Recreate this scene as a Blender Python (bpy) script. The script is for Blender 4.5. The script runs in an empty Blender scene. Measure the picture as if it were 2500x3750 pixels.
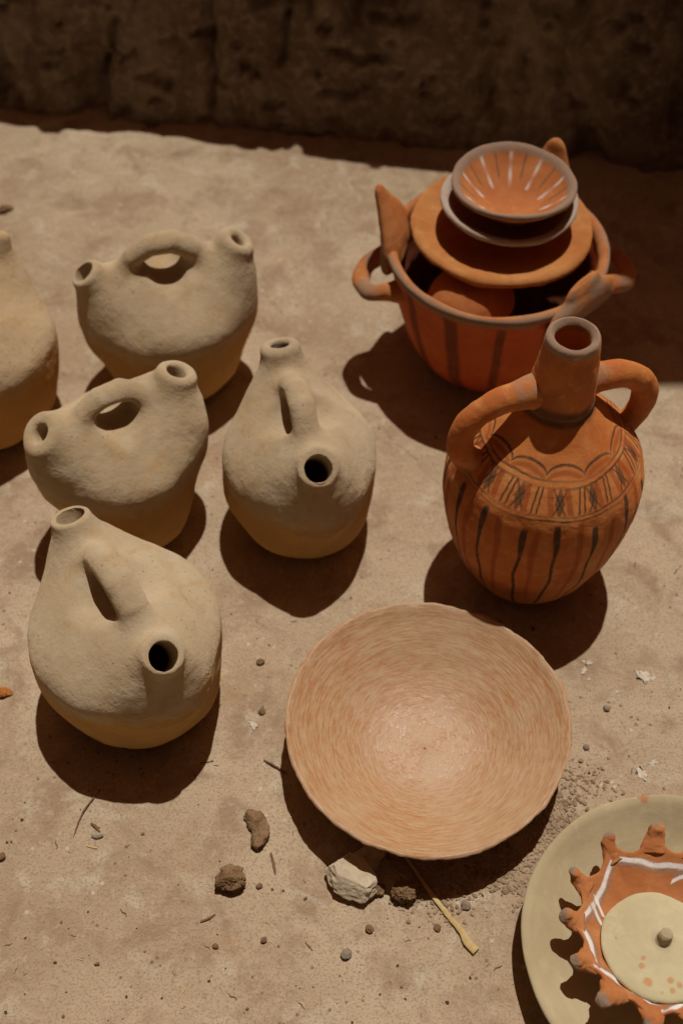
import bpy, math, random
import numpy as np
from mathutils import Vector

S = bpy.context.scene
COL = S.collection
RNG = np.random.default_rng(7)
random.seed(7)

# ------------------------------------------------------------------ camera
cam_d = bpy.data.cameras.new('camera')
cam = bpy.data.objects.new('camera', cam_d)
COL.objects.link(cam)
cam.location = (0, 0, 1.30)
cam.rotation_euler = (math.radians(90 - 52.5), 0, 0)
cam_d.sensor_fit = 'VERTICAL'
cam_d.sensor_height = 36
cam_d.lens = 45
cam_d.clip_start = 0.05
cam_d.clip_end = 500
cam_d.dof.use_dof = True
cam_d.dof.focus_distance = 1.30
cam_d.dof.aperture_fstop = 3.6
cam_d.dof.aperture_blades = 0
S.camera = cam
S.cycles.max_bounces = 6
S.cycles.diffuse_bounces = 4
S.cycles.glossy_bounces = 2
S.cycles.use_adaptive_sampling = True
S.cycles.adaptive_threshold = 0.025

# ------------------------------------------------------------------ light
SUN = Vector((0.088, 0.238, 1.0)).normalized()          # towards the sun
elev = math.asin(SUN.z)
azim = math.atan2(SUN.x, SUN.y)
W = bpy.data.worlds.new('World')
S.world = W
W.use_nodes = True
wn = W.node_tree
bg = wn.nodes['Background']
sky = wn.nodes.new('ShaderNodeTexSky')
sky.sky_type = 'NISHITA'
sky.sun_disc = False
sky.sun_elevation = elev
sky.sun_rotation = azim
sky.air_density = 0.6
sky.dust_density = 6.0
sky.ozone_density = 0.0
warm = wn.nodes.new('ShaderNodeMix')                   # dusty, warm air all over the sky
warm.data_type = 'RGBA'
warm.blend_type = 'MULTIPLY'
warm.inputs[0].default_value = 1.0
warm.inputs[7].default_value = (0.46, 0.21, 0.112, 1)
wn.links.new(sky.outputs[0], warm.inputs[6])
wn.links.new(warm.outputs[2], bg.inputs[0])
bg.inputs[1].default_value = 0.05
sl = bpy.data.lights.new('sun', 'SUN')
sl.energy = 4.2
sl.angle = math.radians(0.55)
sl.color = (1.0, 0.975, 0.94)
so = bpy.data.objects.new('sun', sl)
COL.objects.link(so)
so.rotation_euler = SUN.to_track_quat('Z', 'Y').to_euler()
vs = S.view_settings
vs.view_transform = 'Standard'
vs.look = 'None'
vs.gamma = 1
vs.exposure = -0.50
vs.use_curve_mapping = False

# ------------------------------------------------------------------ noise
_perm = np.random.default_rng(3).permutation(4096).astype(np.int64)
_grad = np.random.default_rng(4).normal(size=(4096, 3))
_grad /= np.linalg.norm(_grad, axis=1)[:, None]


def gnoise(P, seed=0):
    P = np.asarray(P, float)
    I = np.floor(P).astype(np.int64)
    Fr = P - I
    U = Fr * Fr * Fr * (Fr * (Fr * 6 - 15) + 10)
    out = 0
    for dx in (0, 1):
        for dy in (0, 1):
            for dz in (0, 1):
                h = _perm[(I[:, 0] + dx + seed * 131) & 4095]
                h = _perm[(h + I[:, 1] + dy) & 4095]
                h = _perm[(h + I[:, 2] + dz) & 4095]
                g = _grad[h]
                d = (g[:, 0] * (Fr[:, 0] - dx) + g[:, 1] * (Fr[:, 1] - dy) + g[:, 2] * (Fr[:, 2] - dz))
                w = (U[:, 0] if dx else 1 - U[:, 0]) * (U[:, 1] if dy else 1 - U[:, 1]) * (U[:, 2] if dz else 1 - U[:, 2])
                out = out + w * d
    return out * 1.6


def fbm(P, scale, octv=4, seed=0, gain=0.5):
    P = np.asarray(P, float) * scale
    a, t = 1.0, 0
    for o in range(octv):
        t = t + a * gnoise(P, seed + o)
        P = P * 2.03
        a *= gain
    return t


def sstep(a, b, x):
    t = np.clip((x - a) / (b - a), 0, 1)
    return t * t * (3 - 2 * t)


# ------------------------------------------------------------------ mesh helpers
def vnormals(V, Fc):
    N = np.zeros_like(V)
    a, b, c = V[Fc[:, 0]], V[Fc[:, 1]], V[Fc[:, 2]]
    d = V[Fc[:, -1]]
    fn = np.cross(c - a, d - b) if Fc.shape[1] == 4 else np.cross(b - a, c - a)
    for k in range(Fc.shape[1]):
        np.add.at(N, Fc[:, k], fn)
    return N / (np.linalg.norm(N, axis=1)[:, None] + 1e-12)


def emit(name, V, Fc, mat, parent=None, N=None, mask=None, paint=None):
    """one mesh object from (part of) a mesh; normals come from the whole so that parts meet without a seam"""
    if mask is not None:
        Fc = Fc[mask]
    used, inv = np.unique(Fc.ravel(), return_inverse=True)
    Fl = inv.reshape(Fc.shape)
    me = bpy.data.meshes.new(name)
    me.from_pydata(V[used].tolist(), [], Fl.tolist())
    me.polygons.foreach_set('use_smooth', np.ones(len(Fl), bool))
    if N is not None:
        me.normals_split_custom_set_from_vertices(N[used].tolist())
    if paint is not None:
        at = me.color_attributes.new('paint', 'FLOAT_COLOR', 'POINT')
        at.data.foreach_set('color', paint[used].astype(np.float32).ravel())
    me.materials.append(mat)
    o = bpy.data.objects.new(name, me)
    COL.objects.link(o)
    if parent is not None:
        o.parent = parent
    return o


def thing(name, label, cat, loc, rotz=0.0, group=None, tilt=None):
    o = bpy.data.objects.new(name, None)
    o.empty_display_size = 0.05
    COL.objects.link(o)
    o.location = loc
    o.rotation_euler = (tilt[0], tilt[1], rotz) if tilt else (0, 0, rotz)
    o['label'] = label
    o['category'] = cat
    if group:
        o['group'] = group
    return o


def tag(o, label, cat, group=None):
    o['label'] = label
    o['category'] = cat
    if group:
        o['group'] = group
    return o


def catmull(pts, n):
    P = np.asarray(pts, float)
    d = np.concatenate([[0], np.cumsum(np.linalg.norm(np.diff(P, axis=0), axis=1) ** 0.5)])
    Pe = np.vstack([2 * P[0] - P[1], P, 2 * P[-1] - P[-2]])
    de = np.concatenate([[d[0] - (d[1] - d[0])], d, [d[-1] + (d[-1] - d[-2])]])
    t = np.linspace(d[0], d[-1], n)
    out = []
    for x in t:
        i = min(max(np.searchsorted(d, x, 'right') - 1, 0), len(P) - 2)
        p0, p1, p2, p3 = Pe[i:i + 4]
        t0, t1, t2, t3 = de[i:i + 4]
        A1 = (t1 - x) / (t1 - t0) * p0 + (x - t0) / (t1 - t0) * p1
        A2 = (t2 - x) / (t2 - t1) * p1 + (x - t1) / (t2 - t1) * p2
        A3 = (t3 - x) / (t3 - t2) * p2 + (x - t2) / (t3 - t2) * p3
        B1 = (t2 - x) / (t2 - t0) * A1 + (x - t0) / (t2 - t0) * A2
        B2 = (t3 - x) / (t3 - t1) * A2 + (x - t1) / (t3 - t1) * A3
        out.append((t2 - x) / (t2 - t1) * B1 + (x - t1) / (t2 - t1) * B2)
    out = np.array(out)
    # even spacing
    s = np.concatenate([[0], np.cumsum(np.linalg.norm(np.diff(out, axis=0), axis=1))])
    u = np.linspace(0, s[-1], n)
    return np.stack([np.interp(u, s, out[:, k]) for k in range(out.shape[1])], 1)


def lathe(profile, nt, nseg, fine=None):
    """profile (r,z) from the outer foot over the rim to the inner centre. Returns V, F, th, s(0..1 along), r, z"""
    pr = catmull(profile, nseg)
    if fine:                                      # fine = (outer step, inner step) in metres
        pr = catmull(profile, 3000)
        L_ = np.concatenate([[0], np.cumsum(np.linalg.norm(np.diff(pr, axis=0), axis=1))])
        k0 = np.argmax(pr[:, 1])
        u = np.concatenate([np.arange(0, L_[k0], fine[0]), np.arange(L_[k0], L_[-1], fine[1]), [L_[-1]]])
        pr = np.stack([np.interp(u, L_, pr[:, 0]), np.interp(u, L_, pr[:, 1])], 1)
        nseg = len(pr)
    pr[:, 0] = np.maximum(pr[:, 0], 0.0004)
    th = np.linspace(0, 2 * np.pi, nt, endpoint=False)
    R = np.repeat(pr[:, 0], nt)
    Z = np.repeat(pr[:, 1], nt)
    T = np.tile(th, nseg)
    s = np.repeat(np.linspace(0, 1, nseg), nt)
    V = np.stack([R * np.cos(T), R * np.sin(T), Z], 1)
    i, j = np.meshgrid(np.arange(nseg - 1), np.arange(nt), indexing='ij')
    i, j = i.ravel(), j.ravel()
    jn = (j + 1) % nt
    Fc = np.stack([i * nt + j, i * nt + jn, (i + 1) * nt + jn, (i + 1) * nt + j], 1)
    return V, Fc, T, s, R, Z


def sweep(path, ra, rb, nt=20, nseg=48, up=(0, 0, 1), power=2.0):
    """tube along path; ra = half width along side vector, rb = half thickness; radii given at the control points"""
    path = np.asarray(path, float)
    ctl = np.column_stack([path, np.broadcast_to(np.asarray(ra, float), len(path)), np.broadcast_to(np.asarray(rb, float), len(path))])
    C = catmull(ctl, nseg)
    P, A, B = C[:, :3], C[:, 3], C[:, 4]
    Tn = np.gradient(P, axis=0)
    Tn /= np.linalg.norm(Tn, axis=1)[:, None]
    upv = np.array(up, float)
    Sd = np.cross(Tn, upv)
    Sd /= np.linalg.norm(Sd, axis=1)[:, None] + 1e-9
    Nn = np.cross(Sd, Tn)
    th = np.linspace(0, 2 * np.pi, nt, endpoint=False)
    c, s_ = np.cos(th), np.sin(th)
    c = np.sign(c) * np.abs(c) ** (2 / power)
    s_ = np.sign(s_) * np.abs(s_) ** (2 / power)
    V = (P[:, None, :] + (A[:, None] * c)[:, :, None] * Sd[:, None, :] + (B[:, None] * s_)[:, :, None] * Nn[:, None, :]).reshape(-1, 3)
    i, j = np.meshgrid(np.arange(nseg - 1), np.arange(nt), indexing='ij')
    i, j = i.ravel(), j.ravel()
    jn = (j + 1) % nt
    Fc = np.stack([i * nt + j, (i + 1) * nt + j, (i + 1) * nt + jn, i * nt + jn], 1)
    # caps
    k0, k1 = len(V), len(V) + 1
    V = np.vstack([V, P[0], P[-1]])
    jj = np.arange(0, nt, 2)
    b = (nseg - 1) * nt
    Fc = np.vstack([Fc, np.stack([np.full(len(jj), k0), jj, (jj + 1) % nt, (jj + 2) % nt], 1),
                    np.stack([np.full(len(jj), k1), b + (jj + 2) % nt, b + (jj + 1) % nt, b + jj], 1)])
    a = V[Fc[:, 0]]
    return V, Fc


def displace(V, Fc, amp, scale, octv=3, seed=0):
    N = vnormals(V, Fc)
    return V + N * (amp * fbm(V, scale, octv, seed))[:, None]


def surface_nets(f, lo, hi, h):
    ax = [np.arange(lo[k], hi[k] + h, h) for k in range(3)]
    nx, ny, nz = map(len, ax)
    X, Y, Z = np.meshgrid(*ax, indexing='ij')
    st = 6                                        # evaluate finely only near the surface
    cx, cy, cz = (np.arange(0, m, st) for m in (nx, ny, nz))
    CXg, CYg, CZg = np.meshgrid(cx, cy, cz, indexing='ij')
    off = (st - 1) / 2 * h
    Dc = f(np.stack([lo[0] + CXg.ravel() * h + off, lo[1] + CYg.ravel() * h + off, lo[2] + CZg.ravel() * h + off], 1)).reshape(CXg.shape)
    D = np.repeat(np.repeat(np.repeat(Dc, st, 0), st, 1), st, 2)[:nx, :ny, :nz].copy()
    near = np.abs(D) < st * h * 1.5
    D[near] = f(np.stack([X[near], Y[near], Z[near]], 1))
    ins = D < 0
    c = [ins[i:nx - 1 + i, j:ny - 1 + j, k:nz - 1 + k] for i in (0, 1) for j in (0, 1) for k in (0, 1)]
    cnt = sum(x.astype(np.int8) for x in c)
    act = (cnt > 0) & (cnt < 8)
    idx = -np.ones(act.shape, np.int64)
    ii = np.argwhere(act)
    idx[act] = np.arange(len(ii))
    acc = np.zeros((len(ii), 3))
    n = np.zeros(len(ii))
    corners = [(i, j, k) for i in (0, 1) for j in (0, 1) for k in (0, 1)]
    for a in corners:
        for k in range(3):
            if a[k] == 0:
                b = list(a)
                b[k] = 1
                da = D[ii[:, 0] + a[0], ii[:, 1] + a[1], ii[:, 2] + a[2]]
                db = D[ii[:, 0] + b[0], ii[:, 1] + b[1], ii[:, 2] + b[2]]
                m = (da < 0) != (db < 0)
                t = np.where(m, da / np.where(m, da - db, 1), 0)
                p = np.tile(np.array(a, float), (len(ii), 1))
                p[:, k] += t
                acc[m] += p[m]
                n[m] += 1
    V = (ii + acc / n[:, None]) * h + np.array(lo)
    quads = []
    for k in range(3):
        sl0 = [slice(None)] * 3
        sl1 = [slice(None)] * 3
        sl0[k] = slice(0, -1)
        sl1[k] = slice(1, None)
        a, b = ins[tuple(sl0)], ins[tuple(sl1)]
        e = np.argwhere(a != b)
        k1, k2 = (k + 1) % 3, (k + 2) % 3
        ok = (e[:, k1] > 0) & (e[:, k2] > 0) & (e[:, k1] < act.shape[k1]) & (e[:, k2] < act.shape[k2])
        e = e[ok]
        q = []
        for d1, d2 in ((1, 1), (0, 1), (0, 0), (1, 0)):
            g = e.copy()
            g[:, k1] -= d1
            g[:, k2] -= d2
            q.append(idx[g[:, 0], g[:, 1], g[:, 2]])
        q = np.stack(q, 1)
        inside = a[e[:, 0], e[:, 1], e[:, 2]]
        q[~inside] = q[~inside][:, ::-1]
        quads.append(q)
    Fc = np.vstack(quads)
    for _ in range(2):
        e = h * 0.3
        d0 = f(V)
        G = np.stack([f(V + np.eye(3)[k] * e) - f(V - np.eye(3)[k] * e) for k in range(3)], 1) / (2 * e)
        V = V - G * (np.clip(d0, -h, h) / (np.sum(G * G, 1) + 1e-6))[:, None]
    return V, Fc


# ------------------------------------------------------------------ materials
class NT:
    def __init__(self, name):
        self.m = bpy.data.materials.new(name)
        self.m.use_nodes = True
        self.t = self.m.node_tree
        self.b = self.t.nodes['Principled BSDF']
        self.tc = self.t.nodes.new('ShaderNodeTexCoord')

    def link(self, a, b):
        self.t.links.new(a, b)

    def coord(self, offset=(0, 0, 0), scale=(1, 1, 1), rot=(0, 0, 0)):
        mp = self.t.nodes.new('ShaderNodeMapping')
        mp.inputs['Location'].default_value = offset
        mp.inputs['Scale'].default_value = scale
        mp.inputs['Rotation'].default_value = rot
        self.link(self.tc.outputs['Object'], mp.inputs[0])
        return mp.outputs[0]

    def noise(self, vec, scale, detail=4, rough=0.55, dist=0.0):
        n = self.t.nodes.new('ShaderNodeTexNoise')
        n.inputs['Scale'].default_value = scale
        n.inputs['Detail'].default_value = detail
        n.inputs['Roughness'].default_value = rough
        n.inputs['Distortion'].default_value = dist
        self.link(vec, n.inputs['Vector'])
        return n.outputs['Fac']

    def voro(self, vec, scale, feature='F1', rand=1.0):
        n = self.t.nodes.new('ShaderNodeTexVoronoi')
        n.feature = feature
        n.inputs['Scale'].default_value = scale
        n.inputs['Randomness'].default_value = rand
        self.link(vec, n.inputs['Vector'])
        return n.outputs['Distance']

    def ramp(self, fac, lo, hi, a=0.0, b=1.0):
        n = self.t.nodes.new('ShaderNodeMapRange')
        n.interpolation_type = 'SMOOTHSTEP'
        n.inputs['From Min'].default_value = lo
        n.inputs['From Max'].default_value = hi
        n.inputs['To Min'].default_value = a
        n.inputs['To Max'].default_value = b
        self.link(fac, n.inputs['Value'])
        return n.outputs[0]

    def math(self, op, a, b=0.0):
        n = self.t.nodes.new('ShaderNodeMath')
        n.operation = op
        for k, v in enumerate((a, b)):
            if isinstance(v, (int, float)):
                n.inputs[k].default_value = v
            else:
                self.link(v, n.inputs[k])
        return n.outputs[0]

    def mix(self, fac, a, b, mode='MIX'):
        n = self.t.nodes.new('ShaderNodeMix')
        n.data_type = 'RGBA'
        n.blend_type = mode
        for k, v in ((0, fac), (6, a), (7, b)):
            if isinstance(v, (int, float)):
                n.inputs[k].default_value = v
            elif isinstance(v, tuple):
                n.inputs[k].default_value = (v[0], v[1] * 0.97, v[2] * 0.91, 1)
            else:
                self.link(v, n.inputs[k])
        return n.outputs[2]

    def bump(self, h, strength, dist, normal=None):
        n = self.t.nodes.new('ShaderNodeBump')
        n.inputs['Strength'].default_value = strength
        n.inputs['Distance'].default_value = dist
        self.link(h, n.inputs['Height'])
        if normal is not None:
            self.link(normal, n.inputs['Normal'])
        return n.outputs[0]

    def done(self, col, rough=0.9, normal=None, spec=0.25):
        if isinstance(col, tuple):
            self.b.inputs['Base Color'].default_value = (*col, 1)
        else:
            self.link(col, self.b.inputs['Base Color'])
        if isinstance(rough, (int, float)):
            self.b.inputs['Roughness'].default_value = rough
        else:
            self.link(rough, self.b.inputs['Roughness'])
        self.b.inputs['Specular IOR Level'].default_value = spec
        self.b.inputs['Diffuse Roughness'].default_value = 0.5
        if normal is not None:
            self.link(normal, self.b.inputs['Normal'])
        return self.m


def mat_ground():
    n = NT('dried_mud_floor')
    v = n.coord()
    big = n.noise(v, 3.2, 3, 0.6, 0.3)
    mid = n.noise(v, 14, 4, 0.62, 0.4)
    fine = n.noise(v, 90, 3, 0.65)
    grit = n.noise(v, 420, 2, 0.6)
    c = n.mix(n.ramp(big, 0.32, 0.68), (0.43, 0.318, 0.207), (0.56, 0.447, 0.310))
    c = n.mix(n.ramp(mid, 0.47, 0.66, 0, 0.85), c, (0.365, 0.250, 0.160))
    c = n.mix(n.ramp(fine, 0.5, 0.72, 0, 0.55), c, (0.56, 0.45, 0.32))
    v2 = n.coord((3.1, 1.7, 0))
    pale = n.noise(v2, 22, 4, 0.6, 0.5)
    c = n.mix(n.ramp(pale, 0.54, 0.70, 0, 0.7), c, (0.58, 0.50, 0.37))
    v3 = n.coord((7.7, -2.3, 0))
    rust = n.noise(v3, 6, 3, 0.5)
    c = n.mix(n.ramp(rust, 0.64, 0.76, 0, 0.45), c, (0.45, 0.27, 0.12))
    c = n.mix(n.ramp(grit, 0.48, 0.66, 0, 0.62), c, (0.30, 0.21, 0.135))
    vo = n.voro(v, 75)
    sel = n.noise(n.coord((1.3, 4.1, 0)), 9, 2)
    spk = n.math('MULTIPLY', n.ramp(vo, 0.10, 0.17, 1, 0), n.ramp(sel, 0.5, 0.6))
    c = n.mix(n.math('MULTIPLY', spk, 0.75), c, (0.20, 0.125, 0.075))
    vo2 = n.voro(n.coord((5, 5, 0)), 48)
    spk2 = n.math('MULTIPLY', n.ramp(vo2, 0.07, 0.14, 1, 0), n.ramp(n.noise(n.coord((9, 2, 0)), 7, 2), 0.52, 0.6))
    c = n.mix(n.math('MULTIPLY', spk2, 0.6), c, (0.70, 0.62, 0.49))
    h = n.math('ADD', n.math('MULTIPLY', mid, 1.2), n.math('ADD', n.math('MULTIPLY', fine, 0.5), n.math('MULTIPLY', grit, 0.22)))
    warp = n.t.nodes.new('ShaderNodeMix')
    warp.data_type = 'VECTOR'
    warp.inputs[0].default_value = 0.06
    nz = n.t.nodes.new('ShaderNodeTexNoise')
    nz.inputs['Scale'].default_value = 9
    nz.inputs['Detail'].default_value = 4
    n.link(v, nz.inputs['Vector'])
    n.link(v, warp.inputs[4])
    n.link(nz.outputs['Color'], warp.inputs[5])
    crk = n.math('MULTIPLY', n.ramp(n.voro(warp.outputs[1], 4.5, 'DISTANCE_TO_EDGE'), 0.0, 0.016, 1, 0), n.ramp(n.noise(n.coord((2, 8, 0)), 3.5, 3), 0.5, 0.62))
    c = n.mix(n.math('MULTIPLY', crk, 0.2), c, (0.26, 0.17, 0.10))
    h = n.math('SUBTRACT', n.math('SUBTRACT', h, n.math('MULTIPLY', spk, 0.2)), n.math('MULTIPLY', crk, 0.25))
    return n.done(c, 0.95, n.bump(h, 0.75, 0.006), 0.15)


def mat_wall():
    n = NT('mud_plaster')
    v = n.coord()
    big = n.noise(v, 5, 5, 0.6, 0.4)
    fine = n.noise(v, 60, 5, 0.65)
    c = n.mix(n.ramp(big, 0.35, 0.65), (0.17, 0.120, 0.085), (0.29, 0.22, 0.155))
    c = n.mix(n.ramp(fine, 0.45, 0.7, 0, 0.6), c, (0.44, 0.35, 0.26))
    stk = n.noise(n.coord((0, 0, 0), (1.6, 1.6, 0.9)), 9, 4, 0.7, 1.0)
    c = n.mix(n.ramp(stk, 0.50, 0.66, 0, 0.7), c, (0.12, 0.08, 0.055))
    return n.done(c, 0.95, n.bump(n.math('ADD', big, n.math('MULTIPLY', fine, 0.4)), 0.8, 0.012), 0.1)


def mat_jar(name, off, tint=(1, 1, 1)):
    n = NT(name)
    v = n.coord(off)
    big = n.noise(v, 11, 4, 0.6, 0.4)
    mid = n.noise(v, 48, 5, 0.62, 0.2)
    fine = n.noise(v, 260, 4, 0.65)
    sep = n.t.nodes.new('ShaderNodeSeparateXYZ')
    n.link(n.tc.outputs['Object'], sep.inputs[0])
    # dusty slip above its ragged edge; bare clay below, oranger to paint its shade
    zz = n.math('ADD', sep.outputs['Z'], n.math('MULTIPLY', n.math('SUBTRACT', n.noise(v, 26, 5, 0.75), 0.5), 0.085))
    slip = n.ramp(zz, 0.098, 0.138)
    def t(c): return tuple(a * b for a, b in zip(c, tint))
    bare_shade = n.mix(n.ramp(big, 0.35, 0.65), t((0.55, 0.315, 0.095)), t((0.60, 0.365, 0.120)))
    dusty = n.mix(n.ramp(big, 0.35, 0.65), t((0.495, 0.382, 0.240)), t((0.565, 0.455, 0.305)))
    c = n.mix(slip, bare_shade, dusty)
    c = n.mix(n.ramp(mid, 0.5, 0.72, 0, 0.45), c, t((0.48, 0.315, 0.145)))
    c = n.mix(n.math('MULTIPLY', slip, n.ramp(n.noise(n.coord((off[0] + 4, off[1], off[2])), 25, 4, 0.6), 0.55, 0.7, 0, 0.45)), c, t((0.57, 0.49, 0.355)))
    c = n.mix(n.ramp(fine, 0.55, 0.75, 0, 0.35), c, t((0.36, 0.26, 0.155)))
    smear = n.noise(n.coord((off[0] + 9, off[1], off[2]), (1.6, 1.6, 0.7)), 16, 4, 0.65, 0.8)
    c = n.mix(n.ramp(smear, 0.52, 0.76, 0, 0.5), c, t((0.46, 0.28, 0.105)))
    soot = n.noise(n.coord((off[0] + 2, off[1] + 7, 0)), 7, 3, 0.6, 0.5)
    c = n.mix(n.ramp(soot, 0.55, 0.75, 0, 0.35), c, t((0.30, 0.215, 0.14)))
    pit = n.math('MULTIPLY', n.ramp(n.voro(v, 130), 0.08, 0.16, 1, 0), n.ramp(n.noise(n.coord((off[0], off[1] + 5, 0)), 18, 2), 0.52, 0.6))
    c = n.mix(n.math('MULTIPLY', pit, 0.6), c, t((0.26, 0.17, 0.09)))
    # scraped horizontal strokes on the bare clay
    st = n.noise(n.coord(off, (1, 1, 6)), 40, 3, 0.6)
    peb = n.noise(v, 120, 4, 0.6)
    rough_h = n.math('ADD', n.math('ADD', n.math('MULTIPLY', mid, 0.30), n.math('MULTIPLY', peb, 0.34)), n.math('MULTIPLY', fine, 0.24))
    bare_h = n.math('ADD', n.math('MULTIPLY', st, 0.22), n.math('MULTIPLY', fine, 0.14))
    hm = n.t.nodes.new('ShaderNodeMix')
    n.link(slip, hm.inputs[0]); n.link(bare_h, hm.inputs[2]); n.link(rough_h, hm.inputs[3])
    h = n.math('SUBTRACT', n.math('ADD', hm.outputs[0], n.math('MULTIPLY', slip, 0.18)), n.math('MULTIPLY', pit, 0.25))
    return n.done(c, 0.92, n.bump(h, 0.8, 0.004), 0.2)


def mat_clay(name, base, dark, light, off=(0, 0, 0), rough=0.85, bump=0.5, streak=0.0, spec=0.25, paint_wear=0.35):
    """painted clay: colour 'paint' on the mesh (rgb = pigment, alpha = cover) over mottled clay"""
    n = NT(name)
    v = n.coord(off)
    big = n.noise(v, 14, 5, 0.62, 0.4)
    fine = n.noise(v, 180, 4, 0.65)
    c = n.mix(n.ramp(big, 0.3, 0.7), dark, base)
    c = n.mix(n.ramp(n.noise(n.coord((off[0] + 3, off[1] + 1, 0)), 45, 5, 0.65, 0.5), 0.5, 0.72, 0, 0.6), c, light)
    c = n.mix(n.ramp(fine, 0.55, 0.75, 0, 0.35), c, dark)
    at = n.t.nodes.new('ShaderNodeAttribute')
    at.attribute_name = 'paint'
    wear = n.noise(v, 70, 4, 0.7)
    cov = n.math('MULTIPLY', at.outputs['Alpha'], n.ramp(wear, 0.25, 0.55, 1 - paint_wear, 1.0))
    c = n.mix(cov, c, at.outputs['Color'])
    h = n.math('ADD', n.math('MULTIPLY', big, 0.7), n.math('MULTIPLY', fine, 0.3))
    return n.done(c, rough, n.bump(h, bump, 0.004), spec)


def mat_big_bowl():
    n = NT('burnished_clay')
    sep = n.t.nodes.new('ShaderNodeSeparateXYZ')
    n.link(n.tc.outputs['Object'], sep.inputs[0])
    r = n.math('POWER', n.math('ADD', n.math('MULTIPLY', sep.outputs[0], sep.outputs[0]), n.math('MULTIPLY', sep.outputs[1], sep.outputs[1])), 0.5)
    ang = n.math('ARCTAN2', sep.outputs[1], sep.outputs[0])
    # polishing strokes run round the bowl: stretch the noise along the angle (cos/sin keep it seamless)
    cx = n.math('MULTIPLY', n.math('COSINE', ang), 0.20)
    cy = n.math('MULTIPLY', n.math('SINE', ang), 0.20)
    comb = n.t.nodes.new('ShaderNodeCombineXYZ')
    n.link(cx, comb.inputs[0]); n.link(cy, comb.inputs[1]); n.link(n.math('MULTIPLY', r, 22.0), comb.inputs[2])
    st = n.noise(comb.outputs[0], 25, 5, 0.74, 0.4)
    st2 = n.noise(comb.outputs[0], 52, 3, 0.68, 0.2)
    v = n.coord()
    big = n.noise(v, 9, 4, 0.6)
    fine = n.noise(v, 240, 3, 0.6)
    blot = n.noise(v, 85, 4, 0.65)
    c = n.mix(n.ramp(st, 0.39, 0.60), (0.45, 0.205, 0.078), (0.55, 0.380, 0.220))
    c = n.mix(n.ramp(st2, 0.5, 0.7, 0, 0.55), c, (0.52, 0.250, 0.100))
    c = n.mix(n.ramp(st2, 0.35, 0.5, 0.45, 0), c, (0.58, 0.43, 0.265))
    c = n.mix(n.ramp(big, 0.45, 0.7, 0, 0.35), c, (0.56, 0.42, 0.275))
    centre = n.ramp(n.math('ADD', r, n.math('MULTIPLY', n.math('SUBTRACT', big, 0.5), 0.04)), 0.030, 0.078, 1, 0)
    c = n.mix(n.math('MULTIPLY', n.math('MULTIPLY', centre, 0.45), n.ramp(blot, 0.42, 0.6)), c, (0.62, 0.47, 0.30))  # pale flecks at the centre paint in part of the sun's glint
    ro = n.math('SUBTRACT', n.ramp(blot, 0.42, 0.58, 0.37, 0.64), n.math('MULTIPLY', centre, 0.16))
    h = n.math('ADD', n.math('MULTIPLY', st, 0.5), n.math('ADD', n.math('MULTIPLY', blot, 0.5), n.math('MULTIPLY', fine, 0.12)))
    return n.done(c, ro, n.bump(h, 0.5, 0.003), 0.5)


def mat_simple(name, a, b, scale=60, bump=0.8, dist=0.004, rough=0.95, stretch=(1, 1, 1)):
    n = NT(name)
    v = n.coord(scale=stretch)
    f = n.noise(v, scale, 5, 0.65, 0.3)
    g = n.noise(v, scale * 5, 4, 0.6)
    c = n.mix(n.ramp(f, 0.35, 0.65), a, b)
    c = n.mix(n.ramp(g, 0.5, 0.75, 0, 0.4), c, tuple(x * 0.55 for x in a))
    return n.done(c, rough, n.bump(n.math('ADD', f, n.math('MULTIPLY', g, 0.3)), bump, dist), 0.15)


M_GROUND = mat_ground()
M_WALL = mat_wall()
M_VASE = mat_clay('painted_vase_clay', (0.62, 0.230, 0.060), (0.50, 0.145, 0.032), (0.68, 0.335, 0.120), (1, 2, 3), 0.8, 0.7, paint_wear=0.22)
M_POT_SHADE = mat_clay('terracotta_shade_tone', (0.64, 0.150, 0.030), (0.56, 0.105, 0.020), (0.66, 0.215, 0.060), (4, 2, 1), 0.8, 0.5)  # pot body clay, deeper red to paint in its shaded tone
M_DISC = mat_clay('ochre_terracotta', (0.55, 0.245, 0.075), (0.46, 0.165, 0.042), (0.60, 0.320, 0.120), (2, 6, 1), 0.85, 0.9)
M_CUP = mat_clay('orange_terracotta', (0.55, 0.215, 0.068), (0.46, 0.150, 0.042), (0.60, 0.280, 0.105), (6, 1, 5), 0.8, 0.35)
M_PLATE = mat_clay('buff_clay', (0.53, 0.445, 0.275), (0.46, 0.370, 0.220), (0.58, 0.495, 0.320), (8, 1, 2), 0.8, 0.35)
M_LID = mat_clay('cream_clay', (0.62, 0.550, 0.345), (0.55, 0.470, 0.285), (0.67, 0.605, 0.400), (3, 9, 2), 0.85, 0.6, paint_wear=0.6)
M_CROWN = mat_clay('orange_slip_clay', (0.54, 0.225, 0.080), (0.45, 0.155, 0.048), (0.60, 0.310, 0.135), (5, 5, 2), 0.85, 0.8, paint_wear=0.3)
M_BOWL = mat_big_bowl()
M_POT_LIT = mat_clay('terracotta_lit_tone', (0.55, 0.225, 0.072), (0.46, 0.150, 0.040), (0.60, 0.30, 0.12), (2, 3, 9), 0.85, 0.5)  # same pot clay, sunlit tone painted in for rim, horns and lugs

GREY = np.array([0.30, 0.212, 0.145])
BLACK = np.array([0.040, 0.026, 0.018])
BROWN = np.array([0.38, 0.085, 0.018])
WHITE = np.array([0.80, 0.77, 0.70])


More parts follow.
